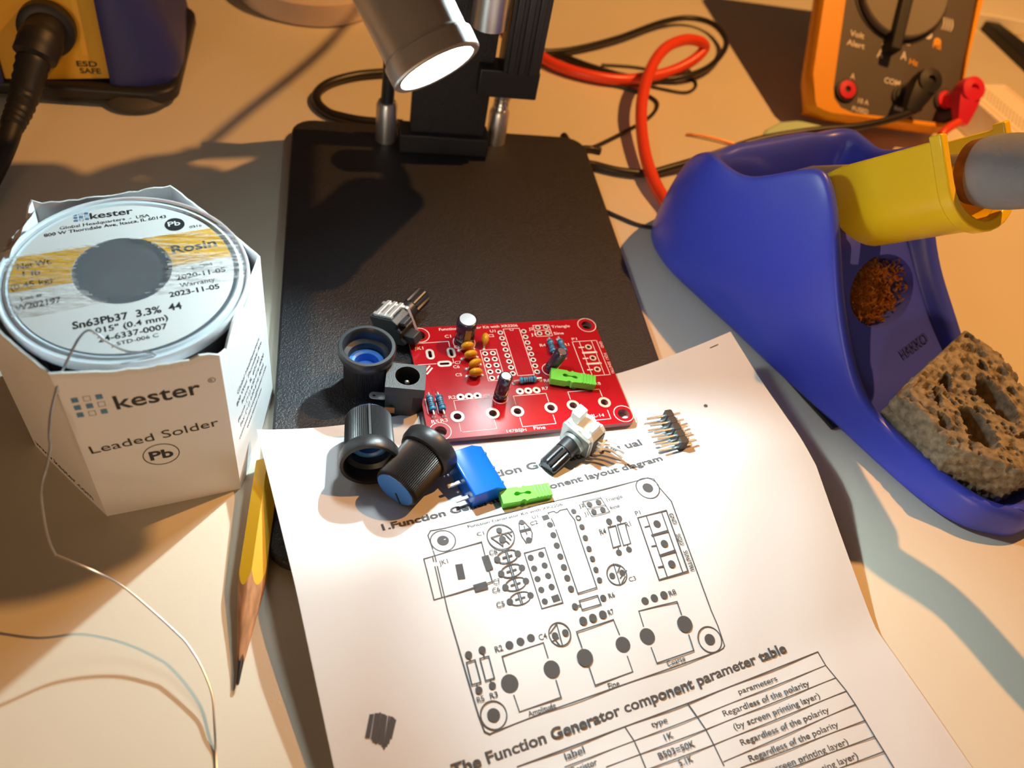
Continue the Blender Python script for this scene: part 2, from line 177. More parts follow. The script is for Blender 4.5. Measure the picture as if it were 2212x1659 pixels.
class MB:
    def __init__(s): s.v = []; s.f = []; s.m = []
    def add(s, vs, fs, mi=0, M=I4):
        o = len(s.v); s.v += [M @ Vector(p) for p in vs]
        for k, f in enumerate(fs): s.f.append([i + o for i in f]); s.m.append(mi[k] if isinstance(mi, list) else mi)
        return s
    def box(s, x0, x1, y0, y1, z0, z1, mi=0, M=I4):
        vs = [(x, y, z) for z in (z0, z1) for x, y in ((x0, y0), (x1, y0), (x1, y1), (x0, y1))]
        return s.add(vs, [(3, 2, 1, 0), (4, 5, 6, 7), (0, 1, 5, 4), (1, 2, 6, 5), (2, 3, 7, 6), (3, 0, 4, 7)], mi, M)
    def prism(s, poly, z0, z1, mi=0, M=I4, side=None):
        n = len(poly); side = mi if side is None else side
        vs = [(x, y, z0) for x, y in poly] + [(x, y, z1) for x, y in poly]
        return s.add(vs, [tuple(reversed(range(n))), tuple(range(n, 2 * n))] + [(i, (i + 1) % n, n + (i + 1) % n, n + i) for i in range(n)], [mi, mi] + [side] * n, M)
    def lathe(s, prof, seg=32, mi=0, M=I4, closed=False, rfun=None, cap=True):
        vs = []; fs = []; n = len(prof)
        for j in range(seg):
            a = 2 * PI * j / seg; k = rfun(j) if rfun else 1
            for r, z in prof: vs.append((r * k * math.cos(a), r * k * math.sin(a), z))
        ms = []
        for j in range(seg):
            j2 = (j + 1) % seg
            for i in range(n if closed else n - 1):
                i2 = (i + 1) % n; fs.append((j * n + i, j2 * n + i, j2 * n + i2, j * n + i2)); ms.append(mi[i] if isinstance(mi, list) else mi)
        if not closed and cap:
            if prof[0][0] > 1e-6: fs.append(tuple(reversed([j * n for j in range(seg)]))); ms.append(ms[0])
            if prof[-1][0] > 1e-6: fs.append(tuple(j * n + n - 1 for j in range(seg))); ms.append(ms[-1])
        return s.add(vs, fs, ms, M)
    def cyl(s, r, z0, z1, seg=24, mi=0, M=I4, r2=None, ch=0):
        r2 = r if r2 is None else r2
        p = [(r, z0), (r2, z1)] if not ch else [(r - ch, z0), (r, z0 + ch), (r2, z1 - ch), (r2 - ch, z1)]
        return s.lathe(p, seg, mi, M)
    def ball(s, r, c=(0, 0, 0), sc=(1, 1, 1), seg=20, rings=10, mi=0, M=I4):
        pr = [(r * math.sin(PI * i / rings), -r * math.cos(PI * i / rings)) for i in range(rings + 1)]
        pr[0] = (0.0001, -r); pr[-1] = (0.0001, r)
        return s.lathe(pr, seg, mi, M @ tr(*c) @ Matrix.Diagonal((*sc, 1)))
    def tube(s, pts, r, seg=10, mi=0, M=I4, cap=True):
        P = [Vector(p) for p in pts]; n = len(P); vs = []; fs = []
        t0 = (P[1] - P[0]).normalized(); x = t0.orthogonal().normalized()
        for i in range(n):
            t = (P[min(i + 1, n - 1)] - P[max(i - 1, 0)]).normalized(); x = (x - t * x.dot(t)).normalized(); y = t.cross(x)
            rr = r[i] if isinstance(r, (list, tuple)) else r
            for j in range(seg):
                a = 2 * PI * j / seg; vs.append(P[i] + (x * math.cos(a) + y * math.sin(a)) * rr)
        for i in range(n - 1):
            for j in range(seg): fs.append((i * seg + j, i * seg + (j + 1) % seg, (i + 1) * seg + (j + 1) % seg, (i + 1) * seg + j))
        if cap: fs += [tuple(reversed(range(seg))), tuple((n - 1) * seg + j for j in range(seg))]
        return s.add(vs, fs, mi, M)
    def sweep(s, secs, mi=0, M=I4, cap=True, closed=True):
        n = len(secs[0]); vs = [p for q in secs for p in q]; fs = []
        for i in range(len(secs) - 1):
            for j in range(n if closed else n - 1): fs.append((i * n + j, i * n + (j + 1) % n, (i + 1) * n + (j + 1) % n, (i + 1) * n + j))
        if cap: fs += [tuple(reversed(range(n))), tuple((len(secs) - 1) * n + j for j in range(n))]
        return s.add(vs, fs, mi, M)
    def grid(s, nx, ny, fn, mi=0, M=I4):
        vs = [fn(i / nx, j / ny) for j in range(ny + 1) for i in range(nx + 1)]
        return s.add(vs, [(j * (nx + 1) + i, j * (nx + 1) + i + 1, (j + 1) * (nx + 1) + i + 1, (j + 1) * (nx + 1) + i) for j in range(ny) for i in range(nx)], mi, M)
    def build(s, name, mats, parent=None, smooth=35, bevel=0, sub=0, normals=True, weld=False):
        me = bpy.data.meshes.new(name); me.from_pydata([tuple(p * S) for p in s.v], [], s.f)
        for m in (mats if isinstance(mats, (list, tuple)) else [mats]): me.materials.append(m)
        me.polygons.foreach_set('material_index', s.m)
        if normals or weld:
            b = bmesh.new(); b.from_mesh(me)
            if weld: bmesh.ops.remove_doubles(b, verts=b.verts, dist=1e-6)
            if normals: bmesh.ops.recalc_face_normals(b, faces=b.faces)
            b.to_mesh(me); b.free()
        me.update()
        if smooth:
            me.polygons.foreach_set('use_smooth', [True] * len(me.polygons)); me.set_sharp_from_angle(angle=math.radians(smooth))
        o = bpy.data.objects.new(name, me); COL.objects.link(o)
        if parent is not None: o.parent = parent
        if bevel:
            md = o.modifiers.new('bevel', 'BEVEL'); md.width = bevel * S; md.segments = 3; md.limit_method = 'ANGLE'; md.angle_limit = math.radians(40)
        if sub:
            md = o.modifiers.new('subdivision', 'SUBSURF'); md.levels = sub; md.render_levels = sub
        return o
def curve_mesh(cu):
    o = bpy.data.objects.new('tmp', cu); COL.objects.link(o)
    bpy.context.view_layer.update()
    me = bpy.data.meshes.new_from_object(o.evaluated_get(bpy.context.evaluated_depsgraph_get()))
    vs = [tuple(v.co) for v in me.vertices]; fs = [tuple(p.vertices) for p in me.polygons]
    bpy.data.objects.remove(o); bpy.data.meshes.remove(me); bpy.data.curves.remove(cu); return vs, fs
TXT = {}
def text2d(s, bold=0.0):
    k = (s, bold)
    if k not in TXT:
        cu = bpy.data.curves.new('t', 'FONT'); cu.body = s; cu.size = 1; cu.resolution_u = 3; cu.fill_mode = 'FRONT'; cu.offset = bold
        vs, fs = curve_mesh(cu)
        x0 = min(v[0] for v in vs); x1 = max(v[0] for v in vs)
        TXT[k] = ([((v[0] - x0) / (x1 - x0), v[1] / .73) for v in vs], fs, (x1 - x0) / .73)    # x 0..1, y in cap heights
    return TXT[k]
def put_text(mb, s, fn, p, q=None, h=2.0, mi=0, bold=0.0, width=None, ang=0.0):
    """fn(x, y) -> 3D; baseline from p to q (or at angle), cap height h"""
    vs, fs, wd = text2d(s, bold)
    if q is not None:
        dx, dy = q[0] - p[0], q[1] - p[1]; L = math.hypot(dx, dy); ex = (dx / L, dy / L)
    else: L = width or wd * h; ex = (math.cos(ang), math.sin(ang))
    sg = -1 if getattr(fn, 'flip', False) else 1
    mb.add([fn(p[0] + ex[0] * x * L - sg * ex[1] * y * h, p[1] + ex[1] * x * L + sg * ex[0] * y * h) for x, y in vs], fs, mi)
def plate(outline, holes, z0, z1):
    cu = bpy.data.curves.new('p', 'CURVE'); cu.dimensions = '2D'; cu.fill_mode = 'BOTH'; cu.extrude = (z1 - z0) / 2
    for lp in [outline] + holes:
        sp = cu.splines.new('POLY'); sp.points.add(len(lp) - 1); sp.use_cyclic_u = True
        for i, p in enumerate(lp): sp.points[i].co = (p[0], p[1], 0, 1)
    vs, fs = curve_mesh(cu); return [(x, y, z + (z0 + z1) / 2) for x, y, z in vs], fs
def circ(x, y, r, n=20, ry=None, a0=0):
    return [(x + r * math.cos(2 * PI * i / n + a0), y + (ry or r) * math.sin(2 * PI * i / n + a0)) for i in range(n)]
def rrect(x0, x1, y0, y1, r, n=5):
    out = []
    for cx, cy, a in ((x1 - r, y0 + r, -PI / 2), (x1 - r, y1 - r, 0), (x0 + r, y1 - r, PI / 2), (x0 + r, y0 + r, PI)):
        out += [(cx + r * math.cos(a + PI / 2 * i / n), cy + r * math.sin(a + PI / 2 * i / n)) for i in range(n + 1)]
    return out
def slot(x, y, L, wd, ang, n=8):
    out = []; c, s_ = math.cos(ang), math.sin(ang)
    for k, a in ((1, -PI / 2), (-1, PI / 2)):
        for i in range(n + 1):
            t = a + PI * i / n; u = k * (L - wd) / 2 + wd / 2 * math.cos(t); v = wd / 2 * math.sin(t); out.append((x + u * c - v * s_, y + u * s_ + v * c))
    return out
def ribbon(mb, pts, wd, fn, mi=0, step=3.0):
    """flat line of width wd along 2D pts laid on fn"""
    for a, b in zip(pts, pts[1:]):
        dx, dy = b[0] - a[0], b[1] - a[1]; L = math.hypot(dx, dy)
        if L < 1e-6: continue
        n = max(1, int(L / step)); nx, ny = -dy / L * wd / 2, dx / L * wd / 2; ex, ey = dx / L * wd / 2, dy / L * wd / 2
        vs = []
        for i in range(n + 1):
            t = i / n; k = -1 if i == 0 else (1 if i == n else 0); x, y = a[0] + dx * t + ex * k, a[1] + dy * t + ey * k
            vs += [fn(x + nx, y + ny), fn(x - nx, y - ny)]
        mb.add(vs, [(2 * i, 2 * i + 1, 2 * i + 3, 2 * i + 2) for i in range(n)], mi)
def disc(mb, x, y, r, fn, mi=0, n=18):
    mb.add([fn(*p) for p in circ(x, y, r, n)], [tuple(range(n))], mi)
def ring(mb, x, y, r, wd, fn, mi=0, n=32):
    vs = [fn(*p) for p in circ(x, y, r - wd / 2, n)] + [fn(*p) for p in circ(x, y, r + wd / 2, n)]
    mb.add(vs, [(i, (i + 1) % n, n + (i + 1) % n, n + i) for i in range(n)], mi)

def tag(o, label, cat, group=None, kind=None):
    o['label'] = label; o['category'] = cat
    if group: o['group'] = group
    if kind: o['kind'] = kind
    return o
def thing(name, label, cat, M=(0, 0, 0), group=None):
    o = bpy.data.objects.new(name, None); o.empty_display_size = .005; COL.objects.link(o)
    if not isinstance(M, Matrix): M = tr(*M)
    M = M.copy(); M.translation = M.translation * S; o.matrix_world = M
    return tag(o, label, cat, group)

# ------------------------------------------------------------------ desk
tag(MB().box(-900, 1100, -500, 1000, -28, 0).build('desk', M_desk, bevel=2), 'cream laminate desktop under everything', 'desk')

# ------------------------------------------------------------------ microscope stand with its two lamps
ms = thing('microscope_stand', 'black stand with flat base plate, back posts and bright silver lamp head', 'microscope stand', (43, 200, 0))
def mloc(x, y, z): return (x - 43, y - 200, z)
O = tr(-43, -200, 0)
MB().prism(rrect(-18, 105, 99, 301, 9), 1, 5, M=O).build('base_plate', M_black, ms, bevel=.8)
for x, y in ((-8, 110), (95, 110), (-8, 290), (95, 290)):
    MB().cyl(6, 0, 1.2, M=O @ tr(x, y, 0)).build('foot', M_rubber, ms)
MB().box(24, 60, 281, 292, 5, 13, M=O).build('post_bracket', M_black, ms, bevel=.6)
MB().box(28, 58, 284.5, 288.5, 5, 104, M=O).build('column', M_black, ms, bevel=.4)
rb = MB(); rb.box(60, 74, 277, 289, 44, 74, M=O)
for i in range(3): rb.box(61.5 + i * 4, 64 + i * 4, 275.8, 277, 44, 74, M=O)
rb.build('rail', M_blackmetal, ms, bevel=.4)
MB().box(52, 75, 279, 289.5, 33, 44, M=O).build('slider', M_blackmetal, ms, bevel=.5)
MB().cyl(6.5, 62, 76, M=O @ tr(52, 276, 0)).build('focus_tube', M_steel, ms)
# the unit on top of the column, out of the frame: its outline is shaped to throw the wide shadow on the left of the desk
def up(x, y): k = 205 / 480; return (x + (320 - x) * k, y + (290 - y) * k)
mon = [(-16.3, 288.0), (-27.7, 285.5), (-54.3, 283.9), (-57.3, 279.8), (-68.4, 276.2), (-81.5, 267.7), (-88.1, 261.1), (-90.0, 258.9), (-91.8, 260.7), (-94.9, 264.7), (-101.8, 268.6), (-113.6, 267.4), (-125.2, 260.7), (-170.0, 270.0), (-170.0, 95.0), (-82.3, 95.9), (-76.6, 95.8), (-67.0, 96.7), (-59.5, 99.0), (-54.3, 101.8), (-49.6, 105.2), (-48.3, 108.6), (-49.7, 113.2), (-40.0, 128.0), (-14.0, 150.0), (-14.0, 286.0)]
cu_v, cu_f = plate([up(*p) for p in mon], [[up(*p) for p in [(-57.6, 275.1), (-28.3, 279.7), (-27.4, 273.0), (-34.5, 269.3), (-37.0, 263.1), (-39.7, 255.7), (-52.2, 256.1), (-53.5, 261.3), (-48.8, 262.1), (-44.3, 263.6), (-44.2, 268.9), (-49.8, 272.0), (-56.3, 271.4)]], [up(*p) for p in [(-76.1, 261.9), (-73.1, 264.7), (-65.1, 261.5), (-66.1, 259.9)]]], 203, 207)
MB().add(cu_v, cu_f, 0, O).build('monitor', M_blackmetal, ms)
MB().tube([(52, 286, 98), (60, 280, 120), (88, 252, 204)], 3, 12, M=O).build('monitor_arm', M_blackmetal, ms)
MB().tube(catmull([(*up(-53, 285), 203), (*up(-38, 312), 204), (*up(-18, 349.3), 204), (*up(-4, 380), 204), (*up(7, 413.8), 204), (*up(16, 450), 206), (*up(30, 520), 210)], 6), 1.15, M=O).build('power_cable', M_blackcable, ms)  # unseen; path laid back from its line of shadow on the desk
def neck(pts, name, coil):
    p = catmull(pts, 14); b = MB()
    if coil:
        h = []; n = 0; P = [Vector(q) for q in p]; x = Vector((1, 0, 0))
        L = sum((P[i + 1] - P[i]).length for i in range(len(P) - 1)); turns = L / 2.6; per = 10; tot = int(turns * per)
        for k in range(tot):
            t = k / tot * (len(P) - 1); i = int(t); q = P[i].lerp(P[i + 1], t - i); d = (P[i + 1] - P[i]).normalized(); x = (x - d * x.dot(d)).normalized(); y = d.cross(x)
            a = 2 * PI * k / per; h.append(q + (x * math.cos(a) + y * math.sin(a)) * 2.3)
        b.tube(h, 1.05, 6, M=O)
        b.tube(p, 1.8, 8, M=O)
    else: b.tube(p, 2.6, 12, M=O)
    return b.build(name, M_chrome if coil else M_blackmetal, ms)
def lamp(P, A, ml):
    F = O @ frame(P, A)
    b = MB().lathe([(3, -58), (9.2, -58), (10.1, -57), (10.1, -5.6), (9.7, -5.4), (9.7, -5.0), (10.1, -4.8)], 64, M=F)
    h = b.build('lamp_head', M_steel, ms)
    r = MB().lathe([(10.2, -4.8), (10.8, -4.6), (10.8, -.4), (10.5, 0), (9.2, 0), (8.8, -.5), (8.7, -4.6)], 64, M=F, closed=True).build('bezel', M_steel, h)
    MB().lathe([(.001, -.3), (8.7, -.5), (8.65, -1.2), (.001, -1.2)], 48, M=F).build('lens', ml, h)
    return h
lamp(LAMP_P, LAMP_A, M_lens); lamp(LAMP2_P, LAMP2_A, M_lens2)
b1 = LAMP_P - LAMP_A * 57; b2 = LAMP2_P - LAMP2_A * 57
neck([(19, 290, 20), (19, 289, 60), (13, 270, 108), tuple(b1 - LAMP_A * 12), tuple(b1)], 'gooseneck', False)
neck([(65, 294, 19), (66, 293, 52), (76, 286, 95), tuple(b2 - LAMP2_A * 12), tuple(b2)], 'gooseneck', True)
for x, y, h in ((19, 290, 22), (65, 294, 20)):
    MB().lathe([(4.2, 5), (4.2, h - 1.5), (3.4, h)], 24, M=O @ tr(x, y, 0)).build('post_sleeve', M_steel, ms)

# ------------------------------------------------------------------ instruction sheet
PAP = json.loads(PAPER_JSON)
PO = Vector((-21.8, 138.4)); pa = math.radians(15.4); pe1 = Vector((math.cos(pa), math.sin(pa))); pe2 = Vector((math.sin(pa), -math.cos(pa)))
def smx(x): return max(0.0, x)
def paper_z(a, b):
    z0 = 5.45 + 5.6 * smx((34 - a) / 34) ** 2 + 11 * smx((a - 108) / 40) ** 1.5
    z1 = 5.5 + 5.6 * smx((32 - a) / 32) ** 2 + 8 * smx((a - 108) / 40) ** 1.5
    z2 = 10.2 + 1.6 * smx((34 - a) / 34) + 3 * smx((a - 100) / 48)
    z3 = 1.2 + 2.6 * smx((34 - a) / 34) + .5 * math.sin(a * .06)
    z4 = .9 + .4 * math.sin(a * .05)
    k = [(-40, z0), (0, z0), (28, z1), (50, z2), (105, z3), (165, z4), (240, z4)]
    def lin(b):
        for (b0, y0), (b1, y1) in zip(k, k[1:]):
            if b <= b1: return y0 + (y1 - y0) * (b - b0) / (b1 - b0)
        return k[-1][1]
    return sum(lin(b + d) for d in (-4, -2, 0, 2, 4)) / 5
def on_paper(a, b, dz=0.0):
    q = PO + pe1 * a + pe2 * b; return (q.x, q.y, paper_z(a, b) + dz)
def to_ab(x, y): q = Vector((x, y)) - PO; return q.dot(pe1), q.dot(pe2)
def interp(tab, x):
    for (x0, y0), (x1, y1) in zip(tab, tab[1:]):
        if x <= x1: return y0 + (y1 - y0) * (x - x0) / (x1 - x0)
    return tab[-1][1]
def pgrid(dz):
    def fn(u, v):
        b = v * 168; al = interp([(0, 0), (26, -.65), (50, -1.3), (90, -3.1), (170, -5)], b); ar = interp([(0, 151.6), (60, 150.8), (106, 141), (170, 140)], b)
        a = al + (ar - al) * u; b2 = b + (1.5 + 6.8 * u) * smx(1 - v * 4)
        return on_paper(a, b2, dz + .12 * math.sin(a * .21 + b * .13) * (1 if b > 45 else 0))
    return fn
pp = MB(); pp.grid(64, 84, pgrid(0)); nv = len(pp.v); pp.grid(64, 84, pgrid(-.12))
def edge(i0, di, n):
    for k in range(n):
        a = i0 + di * k; pp.f.append([a, a + di, a + di + nv, a + nv]); pp.m.append(0)
edge(0, 1, 64); edge(84 * 65, 1, 64); edge(0, 65, 84); edge(64, 65, 84)
def pi_(a, b): return on_paper(a, b, .16)
pi_.flip = True
for wd, pts in PAP['L']: ribbon(pp, pts, wd, pi_, 1)
for a, b, r in PAP['D']:
    if r > 0: disc(pp, a, b, r, pi_, 1)
    else: ribbon(pp, [(a + r * .25, b), (a - r * .25, b)], -r * 1.7, pi_, 1)
for a, b, r in PAP['C']: ring(pp, a, b, r, .32, pi_, 1)
for s_, a0, b0, a1, b1_, h, bo in PAP['T']: put_text(pp, s_, pi_, (a0, b0), (a1, b1_), h, 1, bold=.027 if bo else .012)
tag(pp.build('instruction_sheet', [M_paper, M_ink], normals=False, smooth=60), 'creased white instruction sheet printed with a board diagram and parameter table', 'paper')

# ------------------------------------------------------------------ circuit board (with everything soldered to it)
PC = (54.7, 159.7); PZ = 6.4; PT = 8.0
board = thing('circuit_board', 'red circuit board with small components soldered on and white lettering', 'circuit board', tr(PC[0], PC[1], PZ) @ rot(math.radians(5.2), 'Z'))
T = PT - PZ
mounts = [(-28, 18.9), (28.6, 19.4), (29, -18.8), (-28, -19.4)]
pots = [(-22.1, -14.6), (-11.4, -14.5), (-3.8, -14.5), (6.8, -14.2), (14, -14), (24.3, -13.8)]
dipL = [(-1.7, 18.1 - 2.53 * i) for i in range(8)]; dipR = [(6.2, 18.1 - 2.53 * i) for i in range(8)]
hdr = [(-8.65, 9.4 - 2.57 * i) for i in range(5)] + [(-6.1, 9.4 - 2.57 * i) for i in range(5)]
tri = [(-19.8 + 2.6 * i, -7.4) for i in range(3)] + [(-1.2 + 2.65 * i, -6.95) for i in range(3)] + [(16.2 + 2.6 * i, -6.4) for i in range(3)]
jh = [(11.4, 19.5), (14.1, 19.4), (11.3, 16.8), (14.1, 16.8)]; p1 = [(26.2, 9.5), (26.2, 4.6), (26.2, -.3)]
slots = [(-26, 10.5, 4.4, 2.6, PI / 2), (-19.3, 10.6, 4.4, 2.6, PI / 2), (-22.2, 6.2, 4.6, 2.4, 0)]
holes = [circ(x, y, 1.85, 22) for x, y in mounts] + [circ(x, y, 1.2, 18) for x, y in pots]
holes += [circ(x, y, .5, 10) for x, y in dipL + dipR + hdr + tri + jh] + [circ(x, y, .62, 10) for x, y in p1] + [slot(x, y, L - 1.5, w_ - 1.5, a) for x, y, L, w_, a in slots]
sb = MB(); vs, fs = plate(rrect(-31.6, 31.6, -22.3, 22.3, 1.6), holes, 0, T)
sb.add(vs, fs, 0)
bt = lambda x, y: (x, y, T + .03)
bs = lambda x, y: (x, y, T + .055)
def padring(x, y, ro, ri):
    ring(sb, x, y, (ro + ri) / 2, ro - ri, bs, 2, 20)
for x, y in pots: padring(x, y, 2.05, 1.2); ring(sb, x, y, 2.2, .3, bs, 3, 28)
for x, y in dipL + dipR + hdr + jh: padring(x, y, .95, .5)
for x, y in tri: padring(x, y, 1.25, .5)
for x, y in p1: padring(x, y, 1.15, .62)
for x, y, L, w_, a in slots:
    o_ = slot(x, y, L, w_, a); i_ = slot(x, y, L - 1.5, w_ - 1.5, a); n = len(o_)
    sb.add([bs(*p) for p in o_] + [bs(*p) for p in i_], [(k, (k + 1) % n, n + (k + 1) % n, n + k) for k in range(n)], 2)
for x, y in mounts: ring(sb, x, y, 3.1, .25, bs, 1)
def line(pts, w_=.22, m=1): ribbon(sb, pts, w_, bs if m == 1 else bt, m, 50)
def rect(x0, y0, x1, y1): line([(x0, y0), (x1, y0), (x1, y1), (x0, y1), (x0, y0)])
rect(-.4, -.7, 5, 19.6); line([(1.6, 19.6), (1.9, 18.8), (2.7, 18.8), (3.0, 19.6)])
rect(-10, -2, -4.7, 10.9); rect(9.9, 15.4, 15.4, 20.5); line([(9.9, 18.1), (15.4, 18.1)]); rect(21.3, -2.9, 29.8, 12.2); line([(23.7, 12.1), (23.7, -2.9)]); line([(28, 12.1), (27.9, -2.9)])
line([(23.7, 7.05), (28, 7.05)], .8); line([(23.7, 2.2), (28, 2.2)], .8)
for y in (9.5, 4.6, -.3): line([(23, y), (24.4, y)], .5)
line([(-30.4, 6.4), (-24.8, 6.4)]); line([(-31, 15.3), (-19.3, 15.5), (-19.3, 13.2)]); line([(-19.3, 8.1), (-19.3, 6.4), (-19.8, 6.3)])
for x0, x1 in ((-22.1, -11.5), (-3.7, 6.7), (13.8, 24.3)):
    line([(x0, -12), (x0, -8.6), (x1, -8.5), (x1, -12)]); line([(x0, -17), (x0, -20.4), (x1, -20.3), (x1, -17)])
line([(-29.2, 3.0), (-27, 5.6)], .5); line([(-28.2, 2.6), (-26.4, 4.7)], .5)
ring(sb, -14.4, 14.6, 3.5, .22, bs, 1); ring(sb, -7.9, -8.7, 2.4, .22, bs, 1); ring(sb, 10.6, 1.0, 2.5, .22, bs, 1)
for x, y in ((-29.3, -10), (-26.3, -10)): line([(x - 1.1, y - 2.8), (x - 1.1, y + 2.8)])
for pts in ([(-27, 9.2), (-26, 13.6), (-20, 14), (-20, 12.6)], [(-28.4, 2.4), (-27.8, -4.2), (-28, -6)], [(-27.6, 2.5), (-26.9, -4.5), (-26.6, -5.8)], [(-17.6, -5.6), (-17, -4.4), (-9, -4)], [(-16.6, -5.9), (-16.2, -5), (-9, -4.7)],
            [(2, 18.6), (2.4, 12), (5.4, 8.4), (8, 8.2), (11, 5.6), (11.2, 3)], [(1, 17.2), (1.5, 10), (3.2, 7.4), (7, 7.2), (9.6, 5.2), (10, 3)], [(.3, 14), (.8, 4), (1.2, 0)], [(6.3, 10.7), (12.4, 11)], [(6.2, 8.2), (9, 8.5), (12.2, 6.4)], [(-1.7, 13), (-3.6, 12.6), (-3.9, 10), (-3.4, 0)], [(-1.7, 15.6), (-.4, 15.2)], [(26.2, -.3), (27.6, -8), (26, -9.4), (22, -9.6)], [(25.2, -3), (26.6, -7.4), (25.6, -8.6), (22, -8.8)], [(-25, 4.2), (-20.6, 3.6), (-19.6, 5)], [(6.2, -.2), (10, -.6)]): line(pts, .28, 3)
sil = [("Function Generator Kit with XR2206", (-21.4, 20.4), 26.2, 1.15), ("C1", (-20.1, 17.1), 2, 1.3), ("JK1", (-30.5, 12.7), 2.8, 1.3), ("C8", (-18, 12.3), 2, 1.2), ("C7", (-19, 5.8), 2, 1.2), ("C6", (-19.8, 4.1), 2, 1.2), ("C5", (-19.7, .8), 2, 1.2), ("R2", (-23.4, -7.9), 2.2, 1.3), ("C4", (-12.8, -8.2), 2, 1.2), ("R5", (-30, -16.4), 2.1, 1.3), ("R3", (-27.3, -16.2), 2.1, 1.3),
       ("U1", (-5, 18.4), 1.8, 1.2), ("C2", (-6, 16.4), 1.9, 1.2), ("J2", (8.1, 18.5), 1.6, 1.1), ("J1", (8.2, 15.9), 1.6, 1.1), ("Triangle", (16.1, 18.9), 6.4, 1.2), ("Sine", (16.1, 15.8), 3.4, 1.2), ("R4", (10, 10.9), 2, 1.2), ("R1", (18.1, 10.6), 1.8, 1.2), ("P1", (21.5, 12.9), 1.8, 1.1), ("C3", (14.4, -1.4), 2, 1.2), ("R6", (7.4, -4), 2, 1.2), ("R7", (6, -7.1), 2, 1.2), ("R8", (23.4, -6.8), 2, 1.2), ("Fine", (-.5, -21.8), 3.6, 1.2), ("25399L-14", (14.4, -19.2), 8.2, 1.2), ("147BSJH", (-8.8, -22), 6, 1.1)]
for s_, p, wd, h in sil: put_text(sb, s_, bs, p, None, h, 1, bold=.01, width=wd)
for s_, p, wd in (("GND", (30.5, 11.6), 2.9), ("SQU", (30.5, 6.4), 2.9), ("SIN/TRI", (30.5, 2.6), 5)): put_text(sb, s_, bs, p, None, 1.0, 1, width=wd, ang=-PI / 2)
for i, f in enumerate(sb.f):                                       # bare edge of the laminate
    if sb.m[i] == 0:
        z = [sb.v[k].z for k in f]
        if max(z) - min(z) > .5: sb.m[i] = 4
sb.build('substrate', [M_pcb, M_silk, M_tin, M_pcbtrace, M_pcbedge], board, smooth=0, normals=False)
def capacitor(x, y, r, h, tilt, ax, gold=False):
    F = tr(x, y, T) @ rot(tilt, ax)
    b = MB().lathe([(r - .3, .3), (r, .8), (r, 1.6), (r - .25, 2.0), (r, 2.4), (r, h - .5), (r - .25, h - .1), (r - .55, h)], 32, M=F)
    if gold: b.box(-.9, .9, -r - .02, -r + .3, 2.8, h - 2, 1, F)
    c_ = b.build('electrolytic_capacitor', [M_sleeve, M_sleevegold], board)
    MB().lathe([(.001, h - .18), (r - .75, h - .18), (r - .62, h + .02)], 32, M=F).build('top', M_alu, c_)
    l_ = MB()
    for k in (-1, 1): l_.tube([F @ Vector((k * r * .4, 0, .4)), Vector((x + k * r * .45, y, T - .2))], .25, 6)
    l_.build('lead', M_tin, c_)
capacitor(-14.4, 15.2, 3.15, 10.2, .04, 'X', True); capacitor(-7.9, -8.5, 2.05, 9.6, .05, 'Y'); capacitor(10.5, .9, 2.05, 8.6, .28, 'Y')
def ceramic(x, y, rz, tilt, r=2.15):
    F = tr(x, y, T) @ rot(rz, 'Z') @ rot(tilt, 'X')
    pr = []
    c_ = MB().ball(1, (0, 0, 2.5), (r, 1.15, 1.75), 22, 12, M=F).ball(1, (-r * .55, 0, 1.3), (.75, .6, 1.1), 12, 8, M=F).ball(1, (r * .55, 0, 1.3), (.75, .6, 1.1), 12, 8, M=F).build('ceramic_capacitor', M_ceramic, board)
    l_ = MB()
    for k in (-1, 1): l_.tube([F @ Vector((k * r * .6, 0, 1.0)), Vector((x + k * 2.45 * math.cos(rz), y + k * 2.45 * math.sin(rz), T - .2))], .28, 6).ball(.55, (x + k * 2.45 * math.cos(rz), y + k * 2.45 * math.sin(rz), T), (1, 1, .7), 10, 6)
    l_.build('lead', M_tin, c_)
for x, y in ((-14.3, 11.5), (-14, 7.9), (-13.5, 4.2), (-13.9, .5)): ceramic(x, y, .05 if y > 5 else (.3 if y > 2 else 0), .22)
ceramic(-8.3, 13.6, PI / 2 - .15, .1, 1.9)
def resistor(p, q):
    d = Vector((q[0] - p[0], q[1] - p[1], 0)); L = d.length; F = frame((p[0], p[1], T + 1.15), d)
    c = L / 2; bl = min(5.4, L - 2.4)
    prof = [(.25, c - bl / 2), (.85, c - bl / 2 + .1), (1.1, c - bl / 2 + .6), (1.1, c - bl / 2 + 1.1), (.88, c - bl / 2 + 1.5), (.88, c + bl / 2 - 1.5), (1.1, c + bl / 2 - 1.1), (1.1, c + bl / 2 - .6), (.85, c + bl / 2 - .1), (.25, c + bl / 2)]
    r_ = MB().lathe(prof, 20, M=F).build('resistor', M_resblue, board)
    b = MB()
    for i, k in enumerate((-1.75, -.8, -.1, .6, 1.6)): b.lathe([(1.115 if abs(k) > 1.2 else .9, c + k - .17), (1.115 if abs(k) > 1.2 else .9, c + k + .17)], 20, i % 2, F)
    b.build('colour_band', [M_band, M_bandbrown], r_)
    l_ = MB().tube(catmull([(p[0], p[1], T - .2), (p[0], p[1], T + .9), tuple(F @ Vector((0, 0, .6))), tuple(F @ Vector((0, 0, c)))], 4), .28, 8)
    l_.tube(catmull([(q[0], q[1], T - .2), (q[0], q[1], T + .9), tuple(F @ Vector((0, 0, L - .6))), tuple(F @ Vector((0, 0, c)))], 4), .28, 8)
    for x, y in (p, q): l_.ball(.6, (x, y, T), (1, 1, .6), 10, 6)
    l_.build('lead', M_tin, r_)
